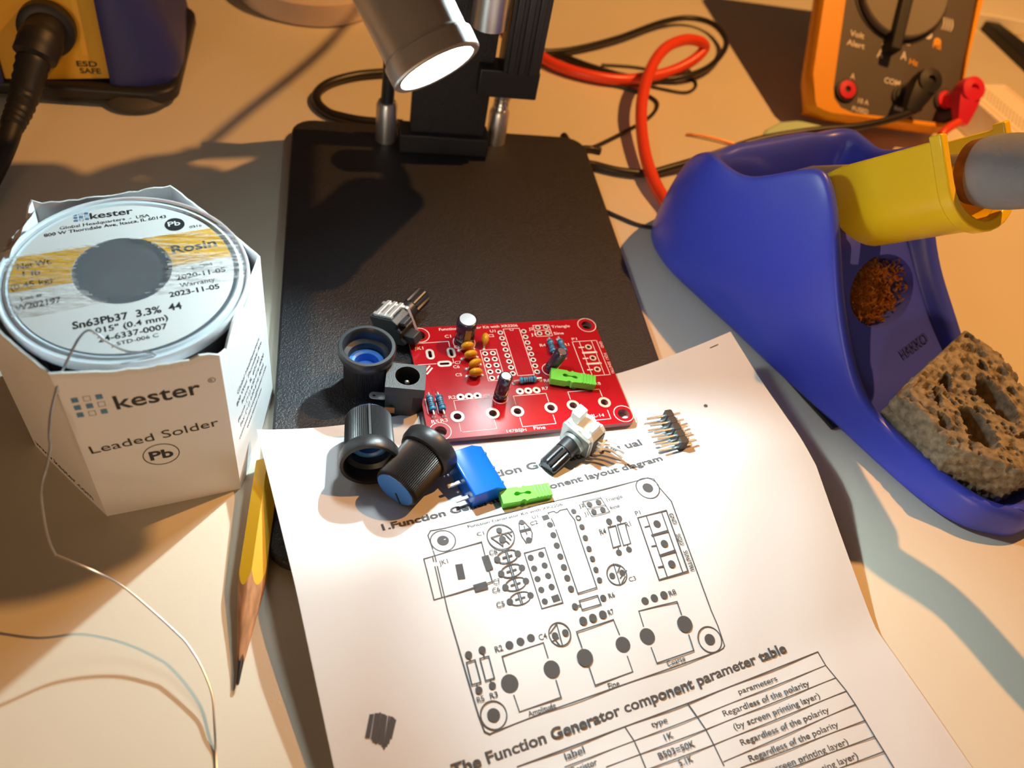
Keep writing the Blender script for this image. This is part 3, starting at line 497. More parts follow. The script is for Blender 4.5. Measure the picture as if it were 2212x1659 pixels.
resistor((-29.3, -5.7), (-29.0, -14)); resistor((-26.6, -5.8), (-26, -14.1)); resistor((13.5, 13.6), (13.2, 6)); resistor((16.7, 13.7), (17, 5.4)); resistor((-2.4, -3.6), (6.4, -3.2))
ld = MB()
for x, y in ((-14.4, 13), (-14.4, 17), (-8, -8), (10, 1), (-29.3, -5.7), (-29, -14), (-26.6, -5.8), (13.5, 13.6), (16.7, 13.7), (-2.4, -3.6), (6.4, -3.2), (-11.6, 11.5), (-16.6, 8), (-11.5, .5), (-16.4, .5), (-8.3, 11)): ld.lathe([(.8, 0), (.4, -.5), (.25, -.85)], 10, M=tr(x, y, 0))
ld.build('solder_joints', M_tin, board)

# ------------------------------------------------------------------ hexagonal solder carton
HX = [(-57.5, 118.3), (-25.5, 125.5), (-18.8, 158.3), (-42.3, 183), (-72.8, 173.5), (-79, 141)]
HC = Vector((-49.4, 150))
carton = thing('solder_carton', 'white hexagonal cardboard carton with torn open top, holding a solder spool', 'box', (HC.x, HC.y, 0))
hx = [(x - HC.x, y - HC.y) for x, y in HX]
tops = [54.8, 53.2, 53.5, 55.5, 55, 54]
cb = MB(); per = []; NS = 16
r2 = random.Random(3)
for i in range(6):
    a, b = Vector(hx[i]), Vector(hx[(i + 1) % 6])
    for k in range(NS):
        t = k / NS; p = a.lerp(b, t); h = tops[i] * (1 - t) + tops[(i + 1) % 6] * t + r2.uniform(-.25, .25)
        if i == 1: h += -2.6 * math.exp(-((t - .12) / .1) ** 2) - 1.2 * math.exp(-((t - .55) / .2) ** 2) + r2.uniform(-.3, .3)
        if i == 0: h += -1.4 * math.sin(PI * t) + (.8 if t > .85 else 0)
        if i == 5: h += -1.6 * math.sin(PI * t)
        if i == 3: h += -.6 * math.sin(PI * t)
        if i == 4: h += r2.uniform(-.5, .9) - 1.5 * math.sin(PI * t)
        bulge = 1 + .006 * math.sin(PI * t)
        per.append((p * bulge, h))
n = len(per); th = .55
def inn(p): return p * (1 - th / p.length)
zs = [0, .25, .5, .75, .97, 1]
V = []
for p, h in per: V += [(p.x, p.y, h * z) for z in zs] + [(inn(p).x, inn(p).y, h), (inn(p).x, inn(p).y, .6)]
m = len(zs) + 2; F_ = []; mi = []
for i in range(n):
    j = (i + 1) % n
    for k in range(m - 1): F_.append((i * m + k, j * m + k, j * m + k + 1, i * m + k + 1)); mi.append(1 if k in (len(zs) - 2, len(zs) - 1) else 0)
cb.add(V, F_, mi)
cb.add([(p.x, p.y, 0) for p, h in per] + [(inn(p).x, inn(p).y, .6) for p, h in per], [tuple(range(n))[::-1], tuple(range(n, 2 * n))], 0)
def face_fn(i, off=.07):
    a = Vector(hx[i]); b = Vector(hx[(i + 1) % 6]); e = (b - a); L = e.length; e /= L; nrm = Vector((e.y, -e.x))
    def fn(s, h):
        t = min(max(s / L, 0), 1); p = (a + e * s) * (1 + .006 * math.sin(PI * t)) + nrm * off
        return (p.x, p.y, h)
    return fn
ff = face_fn(0)
def sq(fn, mb, x, y, w_, h_, fill, mi, lw=.09):
    if fill: mb.add([fn(x - w_, y - h_), fn(x + w_, y - h_), fn(x + w_, y + h_), fn(x - w_, y + h_)], [(0, 1, 2, 3)], mi)
    else: ribbon(mb, [(x - w_, y - h_), (x + w_, y - h_), (x + w_, y + h_), (x - w_, y + h_), (x - w_, y - h_)], lw, fn, mi, 50)
pattern = [(0, 0, 1), (1, 0, 0), (2, 0, 1), (0, 1, 1), (1, 1, 1), (2, 1, 0), (0, 2, 1), (1, 2, 0), (2, 2, 1)]
for cx, ry, fl in pattern: sq(ff, cb, 2.62 + 2.37 * cx, 45.67 - 2.5 * ry, .66, .76, fl, 3 if fl else 2)
put_text(cb, "kester", ff, (9.95, 40.6), (27.75, 41.4), 4.75, 2, bold=.012); put_text(cb, "R", ff, (29.95, 44.85), None, .8, 2); ring(cb, 30.32, 45.25, .75, .13, ff, 2, 18)
put_text(cb, "Leaded Solder", ff, (1.95, 26.4), (30.2, 28.7), 3.0, 2)
ring(cb, 16.1, 21.65, 4.0, .22, ff, 2); put_text(cb, "Pb", ff, (13.5, 20.0), (18.75, 20.1), 3.4, 2, bold=.03)
fr = face_fn(1)
for k, s_ in enumerate(("Global Headquarters:", "800 West Thorndale Ave.", "Itasca, IL 60143", "Phone: (+1) 630-616-4000", "Fax: (+1) 630-616-4044", "customerservice@kester.com", "www.kester.com")):
    wd = len(s_) * .98; put_text(cb, s_, fr, (16.5 - wd / 2, 31.5 - 2.9 * k), None, 1.5, 2, width=wd)
put_text(cb, "www.kester.com", face_fn(5), (1.5, 2.2), None, 2.6, 2, width=25)
for i in range(14): ribbon(cb, [(2 + i * 2.2, 49), (2 + i * 2.2, 38 - (i % 3) * 2)], .12, face_fn(1, .05), 1)
cb.build('carton', [M_carton, M_cartonraw, M_inkblack, M_inkblue], carton, smooth=25, normals=False)
fl = MB(); a, b = Vector(hx[4]), Vector(hx[5])
fl.grid(8, 5, lambda u, v: ((a.lerp(b, .05 + u * .55).x) * (.985 - .10 * v), a.lerp(b, .05 + u * .55).y * (.985 - .02 * v), 53.6 + v * (3.2 - 3 * abs(u - .3)) + .4 * math.sin(u * 17)))
fl.build('torn_flap', M_cartonraw, carton, smooth=0)

# ------------------------------------------------------------------ spool standing in the carton
SP = Vector((-48, 150.2, 53.4)); tl = math.radians(3.6)
spool = thing('solder_spool', 'milky plastic solder spool with white and amber round label, inside the carton', 'spool', tr(SP.x, SP.y, SP.z) @ rot(tl, 'X'))
hc = (-1.2, 1.6); hr_ = 9.2
fv, ffc = plate(circ(0, 0, 26.4, 72), [circ(*hc, hr_, 40)], -2.6, 0)
fb = MB().add(fv, ffc)
fb.lathe([(26.2, -.1), (26.6, .5), (27.0, .6), (27.3, 0), (27.3, -2.2), (26.9, -2.8), (26.2, -2.6)], 72, closed=True)
fb.lathe([(24.4, .02), (24.9, .35), (25.5, .02)], 72)
fb.lathe([(hr_, 0), (hr_, -46), (hr_ + 1.2, -46), (hr_ + 1.2, 0)], 40, M=tr(*hc, 0), closed=True)
fb.lathe([(hr_ + .2, -49), (26.5, -49), (26.5, -46.5), (hr_ + .2, -46.5)], 64, closed=True)
fb.build('flange', M_plastic, spool, normals=True)
MB().lathe([(11.5, -46), (22.5, -46)] + [(22.5 + .25 * (k % 2), -46 + k * .45) for k in range(96)] + [(22, -3), (11.5, -3)], 48).build('wound_solder', M_solderdark, spool)
lb = MB(); ta = math.radians(16.6); ct, st = math.cos(ta), math.sin(ta)
lv, lf = plate(circ(-.4, .2, 24, 72), [circ(*hc, hr_ + 1.6, 40)], .08, .1); lb.add(lv, lf, 0)
lab = lambda x, y: (x, y, .15)
def bandf(x, y): return (x * ct - y * st, x * st + y * ct, .13)
hxx, hyy = hc[0] * ct + hc[1] * st, -hc[0] * st + hc[1] * ct
N = 14; L_, R_ = [], []
for i in range(N + 1):
    y = .4 + 11 * i / N; e = math.sqrt(24 ** 2 - (y - .2) ** 2) - .05; k = (hr_ + 1.65) ** 2 - (y - hyy) ** 2; k = math.sqrt(max(k, 0))
    L_.append(((-.3 - e, y), (hxx - k, y))); R_.append(((hxx + k, y), (-.3 + e, y)))
for rows in (L_, R_):
    lb.add([bandf(*p) for r_ in rows for p in r_], [(2 * i, 2 * i + 1, 2 * i + 3, 2 * i + 2) for i in range(N)], 1)
TT = [("kester", -10.9, 18.5, -1.6, 21.2, 2.3, .015), ("Global Headquarters  -  USA", -16.9, 14.4, 2.3, 20.3, 1.1, 0), ("800 W Thorndale Ave, Itasca, IL 60143", -19.8, 11.7, 6.2, 20.1, 1.15, .006), ("0316", 12.1, 16.6, 14.8, 17.5, .9, 0), ("Rosin", 9.1, 7.4, 19, 10.6, 2.9, .02), ("Net Wt.", -23.2, .7, -16.5, 3.0, 1.9, .015), ("1 lb", -21.6, -1.5, -18.2, -.6, 1.7, .008), ("(0.45 kg)", -23.1, -5.8, -15.2, -2.9, 1.8, .008),
      ("Lot #", -20.4, -8.8, -16.5, -7.4, 1.3, 0), ("W202197", -20.9, -12.0, -12.2, -8.9, 1.9, .02), ("DOM", 14.1, 2.3, 18.5, 3.7, 1.3, 0), ("2020-11-05", 11, -1.3, 21.7, 2.0, 1.6, .015), ("Warranty", 12.1, -3.7, 19.6, -1.3, 1.4, 0), ("2023-11-05", 10.1, -6.8, 20.8, -3.6, 1.6, .018), ("Sn63Pb37  3.3%  44", -8.5, -16.9, 13.2, -10.2, 2.2, .018), ('.015" (0.4 mm)', -4.2, -18.2, 10.6, -13.7, 1.7, .012), ("24-6337-0007", -2.8, -20.6, 10.8, -16.3, 1.7, .012), ("J-STD-006 C", -.1, -21.8, 9.2, -18.7, 1.1, 0)]
for s_, x0, y0, x1, y1, h, bo in TT: put_text(lb, s_, lab, (x0, y0), (x1, y1), h, 2, bold=bo)
for cx, ry, fl_ in pattern:
    x = -14.6 + 1.18 * cx + .3 * ry; y = 19.75 + .38 * cx - 1.0 * ry; sq(lambda u, v: lab(u, v), lb, x, y, .42, .34, fl_, 3, .07)
disc(lb, 8.4, 17.8, 2.3, lambda x, y: (x, y, .15), 2, 28); put_text(lb, "Pb", lambda x, y: (x, y, .18), (7.0, 16.9), (9.8, 17.7), 1.7, 0, bold=.02)
lb.build('label', [M_label, M_amber, M_inkblack, M_inkblue], spool, smooth=0, normals=False)
fm = MB()
def filmf(u, v):
    x = -25.5 + 51 * u; y = -9.5 + 19 * v; X, Y = x * ct - y * st, x * st + y * ct
    return (X + .5, Y + 2.3, .55 + .22 * math.sin(y * 3.1) * math.sin(x * .22) + .15 * math.sin(y * 7.3 + x * .3))
fm.grid(90, 60, filmf)
fm.f = [f for f in fm.f if all(hr_ + .2 + .5 * math.sin(k * 1.7) < math.hypot(fm.v[k].x - hc[0], fm.v[k].y - hc[1]) and math.hypot(fm.v[k].x, fm.v[k].y) < 26.6 for k in f)]; fm.m = [0] * len(fm.f)
fm.build('clear_film', M_film, spool, smooth=60, normals=False)
wl = [(-38.9, 126.3, 52.2), (-40.4, 127, 52.8), (-44.8, 127.2, 53.4), (-49, 129.5, 55.2)]
def ray_at(px, py, z):
    d = RIGHT * (px - 1106) + DOWN * (py - 829.5) + FWD * 1722; t = (z - 189) / d.z; return (d.x * t, d.y * t, z)
wire_px = [(337, 767, 52.2), (322, 761, 52.8), (275, 759, 54.2), (231, 738, 56.5), (203, 717, 58.5), (185, 716, 59), (165, 740, 58), (140, 790, 54), (125, 830, 51), (110, 890, 46.5), (106, 940, 43), (108, 965, 41), (100, 1010, 37.5), (91, 1040, 35), (89, 1070, 32.5), (97, 1130, 26.5), (107, 1170, 22.5), (120, 1197, 19.5), (124, 1200, 19.2), (200, 1232, 17), (263, 1265, 12.5), (330, 1320, 8.5), (390, 1375, 6.2), (408, 1396, 5.7), (435, 1440, 4.8), (458, 1500, 3.4), (463, 1560, 2.2), (466, 1620, .6), (468, 1680, .3), (470, 1760, .3)]
wp = [Vector(ray_at(*p)) for p in wire_px]
inv = (tr(SP.x, SP.y, SP.z) @ rot(tl, 'X')).inverted()
MB().tube([inv @ p for p in catmull(wp, 5)], .27, 8).build('solder_wire', M_solder, spool)

# ------------------------------------------------------------------ pencil
p0 = Vector((-22.3, 71.5, 1.4)); p1_ = p0 + (Vector(ray_at(578, 1022, 5.6)) - p0).normalized() * 58 
pencil = thing('pencil', 'short yellow hexagonal pencil with sharpened brown tip beside the instruction sheet', 'pencil', frame(p0, p1_ - p0, (0, 0, 1)))
PL = (p1_ - p0).length; R6 = 3.6; N = 48
def hexr(a, R): return R * math.cos(PI / 6) / math.cos((a % (PI / 3)) - PI / 6)
sh = MB(); w_ = MB(); secs = []; wsec = []
for k in range(N):
    a = 2 * PI * k / N
def hexring(z, R, fn=None): return [Vector((hexr(2 * PI * k / N, R) * math.cos(2 * PI * k / N), hexr(2 * PI * k / N, R) * math.sin(2 * PI * k / N), z if fn is None else fn(2 * PI * k / N))) for k in range(N)]
def scal(a): return 27.5 - 4.2 * math.cos((a % (PI / 3)) / (PI / 3) * 2 * PI) ** 1 if True else 0
slope = R6 / 27.0
edge_ring = []
for k in range(N):
    a = 2 * PI * k / N; r = hexr(a, R6); z = r / slope * 1.0 - .5; edge_ring.append(Vector((r * math.cos(a), r * math.sin(a), z)))
sh.sweep([edge_ring, hexring(29, R6), hexring(PL, R6)], cap=False); sh.add(hexring(PL, R6), [tuple(range(N))])
sh.build('shaft', M_pencil, pencil, smooth=20)
tipz = 6.2
w_.sweep([[Vector((tipz * slope * math.cos(2 * PI * k / N) * (1 + .06 * math.sin(3 * k)), tipz * slope * math.sin(2 * PI * k / N) * (1 + .06 * math.sin(3 * k)), tipz + .8 * math.sin(k * .5))) for k in range(N)], [v * .998 for v in edge_ring]], cap=False)
w_.build('sharpened_wood', M_wood, pencil, smooth=60)
MB().lathe([(.001, .1), (.35, .5), (tipz * slope * 1.02, tipz + 1), (.5, tipz + 4)], 20).build('graphite_tip', M_graph, pencil)

# ------------------------------------------------------------------ control knobs
def knob(name, label, M):
    k = thing(name, label, 'knob', M, 'control knobs off the kit')
    N = 150
    rf = lambda j: 1.0 if j % 2 else .95
    bd = MB()
    # axis z: 0 = cap face, 17 = open skirt rim
    prof = [(5.6, .0), (6.15, .35), (6.45, 1.0), (6.75, 12.6)]
    vs = []
    bd.lathe(prof, N, 0, rfun=rf)
    bd.lathe([(6.7, 12.4), (7.5, 12.7), (8.1, 14.0), (8.2, 16.4), (7.9, 17), (7.0, 17), (6.7, 16.6), (6.6, 13), (5.4, 12.2), (5.35, 7)], 64)
    bd.f = [f for f in bd.f if len(f) < 20]; bd.m = bd.m[:len(bd.f)]
    o = bd.build('body', M_knob, k, smooth=40, normals=False)
    MB().lathe([(5.35, 6.8), (5.35, 9.8), (4.3, 10.2), (3.6, 9.8), (3.5, 7.0), (.01, 6.8)], 40).build('shaft_socket', M_knobblue, k)
    MB().cyl(5.55, -.12, .4, 40).build('cap_disc', M_knobblue, k)
    pm = MB().box(-.28, .28, 1.2, 5.4, -.22, .1); pm.box(-.28, .28, 6.2, 7.1, 1.2, 12.2); pm.build('pointer_mark', M_knob, k)
    return k
knob('control_knob', 'black ribbed knob standing with its open end and blue socket facing up', tr(8.1, 158, 5.1))
k2 = Vector((8.2, 124.5, 0)); q = paper_z(*to_ab(8.2, 130))
knob('control_knob', 'black ribbed knob lying with its open hollow end towards the front', frame((8.2, 139.2, q + 7.1), (.0, -1, .075), (1, 0, 0)))
q = paper_z(*to_ab(20, 122))
knob('control_knob', 'black ribbed knob lying with its blue capped end and pointer line facing front', frame((14.4, 115.4, q + 6.9), (10.0, 12.0, 1.2), (.75, -.62, .35)))

# ------------------------------------------------------------------ potentiometers
def pot(label, M, body, plate_m, short=False):
    t = thing('potentiometer', label, 'potentiometer', M, 'potentiometers off the kit')
    b = MB().prism([(-5, -5.5), (5, -5.5), (5, 4), (3.4, 5.6), (1.6, 4.4), (.2, 5.8), (-2.2, 4.6), (-4.2, 5.8), (-5, 4.4)], 0, 6.4)
    b.box(-4.6, -1.6, 4.4, 9, 1.2, 5.0).box(2.2, 3.6, 4, 7.4, 1.2, 5.0)
    b.build('housing', body, t, bevel=.3)
    MB().prism(rrect(-5.2, 5.2, -5.8, 5.2, .8), 6.4, 7.5).cyl(3.7, 7.5, 8.8, 28).build('front_plate', plate_m, t, bevel=.2)
    MB().box(4.9, 5.4, -3.6, 3.6, .8, 5.4).build('resistive_board', M_jack, t)
    s = MB().cyl(2.95, 8.6, 12, 32); s.cyl(2.6, 12, 12.6, 32)
    n = 36; s.lathe([(2.95, 12.4), (2.95, 18.6), (2.55, 19.2)], n, rfun=lambda j: 1.0 if j % 3 else .84)
    s.build('shaft', M_knob, t, smooth=25)
    for y in (-2.5, 0, 2.5):
        MB().tube(catmull([(5.2, y, 3.2), (6.2, y, 3.0), (7.2, y * 1.05, 1.6), (9.5, y * 1.1, .4), (12.6, y * 1.25, .0)], 4), [.7] * 6 + [.42] * 11, 6).build('pin', M_tin, t) if not short else MB().box(5.0, 6.0, y - .75, y + .75, 1.0, 7.6).box(5.0, 6.1, y - 1.15, y + 1.15, .4, 1.6).build('pin', M_tin, t, bevel=.2)
    return t
q = paper_z(*to_ab(70, 130))
ax = (Vector((57.5, 124.0, 7.6)) - Vector((70.8, 134.6, 11.2))).normalized()
pot('white potentiometer with black splined shaft lying on the sheet before the board', frame((72.2, 135.8, q + 5.9), ax, (.62, -.78, -.05)), M_potwhite, M_potgrey)
pot('metal potentiometer with black shaft lying on the base plate behind the knobs', frame((14.8, 174.4, 11.2), (.62, .76, .10), (-.52, -.05, .85)), M_jack, M_tin, True)

# ------------------------------------------------------------------ power jack
jack = thing('power_jack', 'square black power jack socket standing upright with round opening on top', 'power jack', tr(18.9, 150.3, 5.3) @ rot(math.radians(-7), 'Z'))
vs, fs = plate([(-5.6, -4.7), (5.6, -4.7), (5.6, 4.7), (-5.6, 4.7)], [circ(.4, .2, 3.5, 36)], 8.8, 12.4)
jb = MB().add(vs, fs); vs, fs = plate([(-5.4, 4.5), (-5.4, -2.8), (-2, -4.6), (2.4, -4.6), (5.4, -2.6), (5.4, 4.5)], [circ(.4, .2, 3.5, 36)], .2, 8.8); jb.add(vs, fs); jb.lathe([(3.5, 12.4), (3.45, 2), (.01, 2)], 36, 1, M=tr(.4, .2, 0), cap=False)  # bore coloured near black, its shade put into the material
jb.f = [f for f in jb.f]; jb.build('housing', [M_jack, M_dark], jack, smooth=25, normals=False, bevel=.15)
MB().cyl(.75, 2, 9.5, 16, M=tr(.4, .2, 0)).ball(.75, (.4, .2, 9.5), (1, 1, 1), 16, 8).build('centre_pin', M_chrome, jack)
MB().box(-5.2, -2.4, -4.85, -4.55, 1.2, 3.6).build('contact', M_copper, jack)
vs, fs = plate(slot(-7.4, -1.5, 5.2, 2.4, 0), [circ(-8.6, -1.5, .55, 12)], 4.2, 4.7); MB().add(vs, fs).build('terminal', M_tin, jack, smooth=0)

# ------------------------------------------------------------------ blue screw terminal
A0 = Vector((29.6, 126.2)); dv = (Vector((34.9, 112.0)) - A0).normalized(); du = Vector((-dv.y, dv.x))
q = paper_z(*to_ab(36, 121))
M = Matrix.Identity(4)
for i, v_ in enumerate(((du.x, du.y, 0), (-dv.x, -dv.y, 0), (0, 0, 1))):
    for j in range(3): M[j][i] = v_[j]
M.translation = Vector((A0.x, A0.y, q)) + Vector((dv.x, dv.y, 0)) * 7.6
term = thing('screw_terminal', 'blue three way screw terminal block lying on its side on the sheet', 'terminal block', M)
LT = 15.2
sb2 = MB()
prof = [(0, 0), (10, 0), (10.1, 5.2), (6.8, 7.4), (.3, 7.4), (0, 7.1)]
sb2.add([(x, -LT / 2, z) for x, z in prof] + [(x, LT / 2, z) for x, z in prof], [tuple(range(6))[::-1], tuple(range(6, 12))] + [(i, (i + 1) % 6, 6 + (i + 1) % 6, 6 + i) for i in range(6)])
for k in (-1, 0, 1): sb2.box(9.2, 10.25, k * 5.08 - .6, k * 5.08 + .2, 4.2, 5.6)
sb2.build('housing', M_bluep, term, bevel=.25)
for k in (-1, 0, 1):
    MB().box(-3.8, .2, k * 5.08 - .45, k * 5.08 + .45, 3.2, 3.9).build('pin', M_tin, term, bevel=.1)
for k in (-1, 0, 1): MB().cyl(1.9, 10.0, 10.2, 20, M=tr(0, k * 5.08, 3) @ rot(PI / 2, 'Y')).build('screw', M_chrome, term)

# ------------------------------------------------------------------ green jumpers with grip
def jumper(label, M):
    t = thing('jumper', label, 'jumper', M, 'green jumpers')
    b = MB(); vs, fs = plate([(0, -2.3), (5.0, -2.3), (5.6, -1.9), (6.2, -1.9), (6.7, -2.5), (7.4, -2.1), (14.2, -1.9), (14.2, 1.9), (7.4, 2.1), (6.7, 2.5), (6.2, 1.9), (5.6, 1.9), (5.0, 2.3), (0, 2.3)], [[(3.6, .1), (4.2, .75), (5.0, .7), (5.6, .25), (6.6, .2), (7.4, .55), (8.3, .3), (8.6, -.2), (8.0, -.65), (7.2, -.4), (6.4, -.1), (5.6, -.15), (4.8, -.5), (4.0, -.45)]], 0, 2.5)
    b.add(vs, fs); b.build('body', M_green, t, smooth=0, normals=False)
    g = MB()
    for k in range(5): g.box(9.6 + k * .98, 10.2 + k * .98, -2.0, 2.0, -.05, 2.75)
    g.build('grip_ribs', M_green, t, bevel=.12)
    return t
cB = math.cos(math.radians(5.2)); sB = math.sin(math.radians(5.2))
def onb(u, v, z): return Vector((PC[0] + u * cB - v * sB, PC[1] + u * sB + v * cB, z))
jumper('green plastic jumper lying on the red circuit board', tr(*onb(9.0, -3.4, 8.9)) @ rot(math.radians(5.2 - 16.5), 'Z') @ rot(math.radians(1), 'Y'))
q = paper_z(*to_ab(49, 114))
jumper('green plastic jumper lying on the sheet beside the blue terminal block', tr(42.5, 113.2, q + .25) @ rot(math.radians(8), 'Z'))

# ------------------------------------------------------------------ pin header
h0 = Vector((97.4, 140.9)); h1 = Vector((99.6, 128.9)); q = max(paper_z(*to_ab(98, 135)), paper_z(*to_ab(102, 141)))
d_ = (h1 - h0).normalized(); u_ = Vector((-d_.y, d_.x))
M = Matrix.Identity(4)
for i, v_ in enumerate(((u_.x, u_.y, 0), (-d_.x, -d_.y, 0), (0, 0, 1))):
    for j in range(3): M[j][i] = v_[j]
M.translation = Vector((98.5, 134.9, q + .15))
hd = thing('pin_header', 'black double row pin header with long bright pins lying on the sheet', 'pin header', M)
b = MB()
for k in range(5): b.prism([(x, y + (k - 2) * 2.54) for x, y in ((-1.25, -.9), (-.9, -1.27), (.9, -1.27), (1.25, -.9), (1.25, .9), (.9, 1.27), (-.9, 1.27), (-1.25, .9))], 0, 5.1)
b.build('strip', M_pinblack, hd, bevel=.1)
for k in range(5):
    for r_ in range(2):
        MB().box(-7.6, 4.2, (k - 2) * 2.54 - .32, (k - 2) * 2.54 + .32, 1.27 + r_ * 2.54 - .32, 1.27 + r_ * 2.54 + .32).build('pin', M_chrome, hd, bevel=.1)

# ------------------------------------------------------------------ soldering iron stand
th20 = math.radians(20)
ST = tr(121, 226, 0) @ Matrix(((math.cos(th20), math.sin(th20), 0, 0), (math.sin(th20), -math.cos(th20), 0, 0), (0, 0, 1, 0), (0, 0, 0, 1)))   # local a (across), l (to the front), z
stand = thing('iron_stand', 'blue soldering iron stand with yellow iron receptacle and sponge tray', 'soldering iron stand', tr(155, 180, 0))
SL = tr(-155, -180, 0) @ ST
#        l   centre  w   ridge  floor  wr   wf
STN = [(-23, 36, 12, 9, 9.5, 8, 4), (-21, 36, 21, 17, 18, 16, 8), (-16, 36, 29, 29, 30.5, 23, 11), (-8, 35.5, 34, 41, 42.5, 29, 14), (-1, 35.5, 36, 47.5, 48.5, 32, 17), (4, 35.5, 37, 50.5, 49.5, 34.5, 20), (8, 35.5, 37.2, 51.2, 34, 34.8, 25),
       (12, 35.5, 37.2, 51, 14, 34.6, 27), (20, 36, 36.6, 51.2, 12, 33.2, 27), (26, 36, 36, 55.6, 12, 31.4, 25.5), (32, 36, 35.4, 61, 12.5, 29.2, 23), (38, 36.5, 35, 66.2, 16, 27.2, 20.5), (42, 36.5, 34.6, 67.2, 44, 26.6, 20), (48, 36.8, 34.2, 63.6, 43, 27.4, 20.5), (56, 37, 33.5, 56, 36.5, 28.4, 21.5), (66, 37.5, 32.8, 42.5, 26.5, 29, 22.5), (76, 38, 31.8, 30.5, 18.5, 28.6, 23), (86, 38.5, 30.6, 20, 12.4, 27.6, 23.4),
       (93, 39, 29.6, 15, 9.5, 26.8, 23.6), (97, 39, 29.2, 13.8, 6, 26.4, 23.6), (104, 39, 28.4, 13.4, 5.5, 25.6, 22.8), (120, 39.2, 26.6, 13, 5.5, 23.8, 21), (132, 39.6, 23.6, 12.6, 5.5, 20.6, 18), (138, 40, 20, 12.2, 5.6, 16.4, 13.5), (141, 40.4, 17, 12, 11.4, 13, 9), (145, 41, 12, 10.5, 10.4, 8.5, 5.5), (147.5, 41, 7, 6.5, 6.6, 4.5, 2.5)]
secs = []
for l, c, w_, hr, hf, wr, wf in STN:
    lo = min(2.2, hr * .25); half = [(w_ - .3, 0), (w_, lo), (w_ - (w_ - wr) * .08, hr * .45), (w_ - (w_ - wr) * .42, hr * .82), (wr + 1.2, hr - 1.0), (wr + .1, hr), (wr - 3.4, hr - .4)]
    deep = hr - hf
    half += [(wf + (wr - 4.4 - wf) * .6, hr - max(deep, 0) * .5 - .8), (wf + .4, hf + max(deep, 0) * .1 + .2), (wf * .72, hf), (wf * .3, hf)]
    dr = interp([(-100, 0), (38, 0), (44, 4), (50, 8.5), (56, 10.5), (62, 10), (68, 7.5), (78, 3), (88, 0), (200, 0)], l); kz = (hr - dr) / hr
    left = [Vector((c - x, l, z)) for x, z in half]; right = [Vector((c + x - dr * .25, l, z * kz if i < 7 else max(z - dr * (1 - (i - 6) / 4), min(z, hf)))) for i, (x, z) in reversed(list(enumerate(half)))]
    secs.append(left + right)
bd = MB().sweep(secs, M=SL)
body = bd.build('body', M_standblue, stand, smooth=180, sub=2)
# opening for the brass shavings, cut through the front face
wn = Vector((0, .70, .71)); wc = Vector((41, 64, 28.5))
cut = MB().lathe([(12.5, -13), (13, -4), (15.6, 12)], 40, M=SL @ frame(wc, wn, (1, -.25, 0)) @ Matrix.Diagonal((1.18, .86, 1, 1))).build('cutter', M_dark, None)
cut.location = stand.location
bm_ = body.modifiers.new('opening', 'BOOLEAN'); bm_.operation = 'DIFFERENCE'; bm_.object = cut; bm_.solver = 'EXACT'
bpy.context.view_layer.update()
nm = bpy.data.meshes.new_from_object(body.evaluated_get(bpy.context.evaluated_depsgraph_get()))
body.modifiers.clear(); body.data = nm
if not len(nm.materials): nm.materials.append(M_standblue)
while len(nm.materials) > 1: nm.materials.pop()
nm.polygons.foreach_set('material_index', [0] * len(nm.polygons)); nm.polygons.foreach_set('use_smooth', [True] * len(nm.polygons)); nm.set_sharp_from_angle(angle=math.radians(50))
bpy.data.objects.remove(cut)
tb = MB(); wfn = frame(wc, wn, (1, -.25, 0))
def face_txt(x, y):
    l = 84.5 - y * .78; a = 42 + x
    z = interp([(r_[0], r_[4]) for r_ in STN], l) + .75
    return SL @ Vector((a, l, z))
put_text(tb, "HAKKO", face_txt, (0, .4), (14.5, 3.8), 4.2, 0, bold=.012)
tb.build('embossed_lettering', M_stationblue, stand, smooth=0, normals=False)
MB().box(8, 64, -14, 92, -.6 + .7, 1.2, M=SL).build('rubber_base', M_rubber, stand)
# yellow receptacle: a trough open at the top, tilted
W_ = Vector((0, .69, .72)).normalized(); NN = Vector((0, .72, -.69)).normalized(); A_ = Vector((1, 0, 0)); RP = Vector((35.5, 35.2, 60.9))
def trough(s, R, top, dep):
    out = []
    for a, n in [(-R, top), (-R, dep * .25)] + [(-R * math.cos(PI * k / 14), dep * .5 + (dep * .5) * math.sin(PI * k / 14)) for k in range(15)] + [(R, dep * .25), (R, top)]: out.append((a, n))
    return out
yb = MB(); secs = []
for s_, R, k in ((-3.5, 13.6, .8), (-1, 14.3, .3), (6, 14.6, 0), (20, 14.7, 0), (36, 14.9, 0), (39.2, 15.0, 0), (40, 14.7, 0)):
    o_ = trough(s_, R, 0 + k * 3, 27.5); i_ = trough(s_, R - 2.0, .3 + k * 3, 25.4)
    def P3(a, n, s_=s_): return SL @ (RP + W_ * (s_ + (n / 27.5) ** 2 * 6 * (1 - s_ / 40)) + NN * n + A_ * a)
    secs.append([P3(*p) for p in o_] + [P3(*p) for p in reversed(i_)])
yb.sweep(secs); yb.build('receptacle', M_yellow, stand, smooth=50, bevel=.5)
lip = MB(); lp_o = trough(0, 15.6, -1.5, 28.4); lp_i = trough(0, 12.8, -1.2, 25); ls = []
for s_ in (36.6, 40.6): ls.append([SL @ (RP + W_ * s_ + NN * n + A_ * a) for a, n in lp_o] + [SL @ (RP + W_ * s_ + NN * n + A_ * a) for a, n in reversed(lp_i)])
lip.sweep(ls).build('lip', M_yellow, stand, smooth=50, bevel=.6)
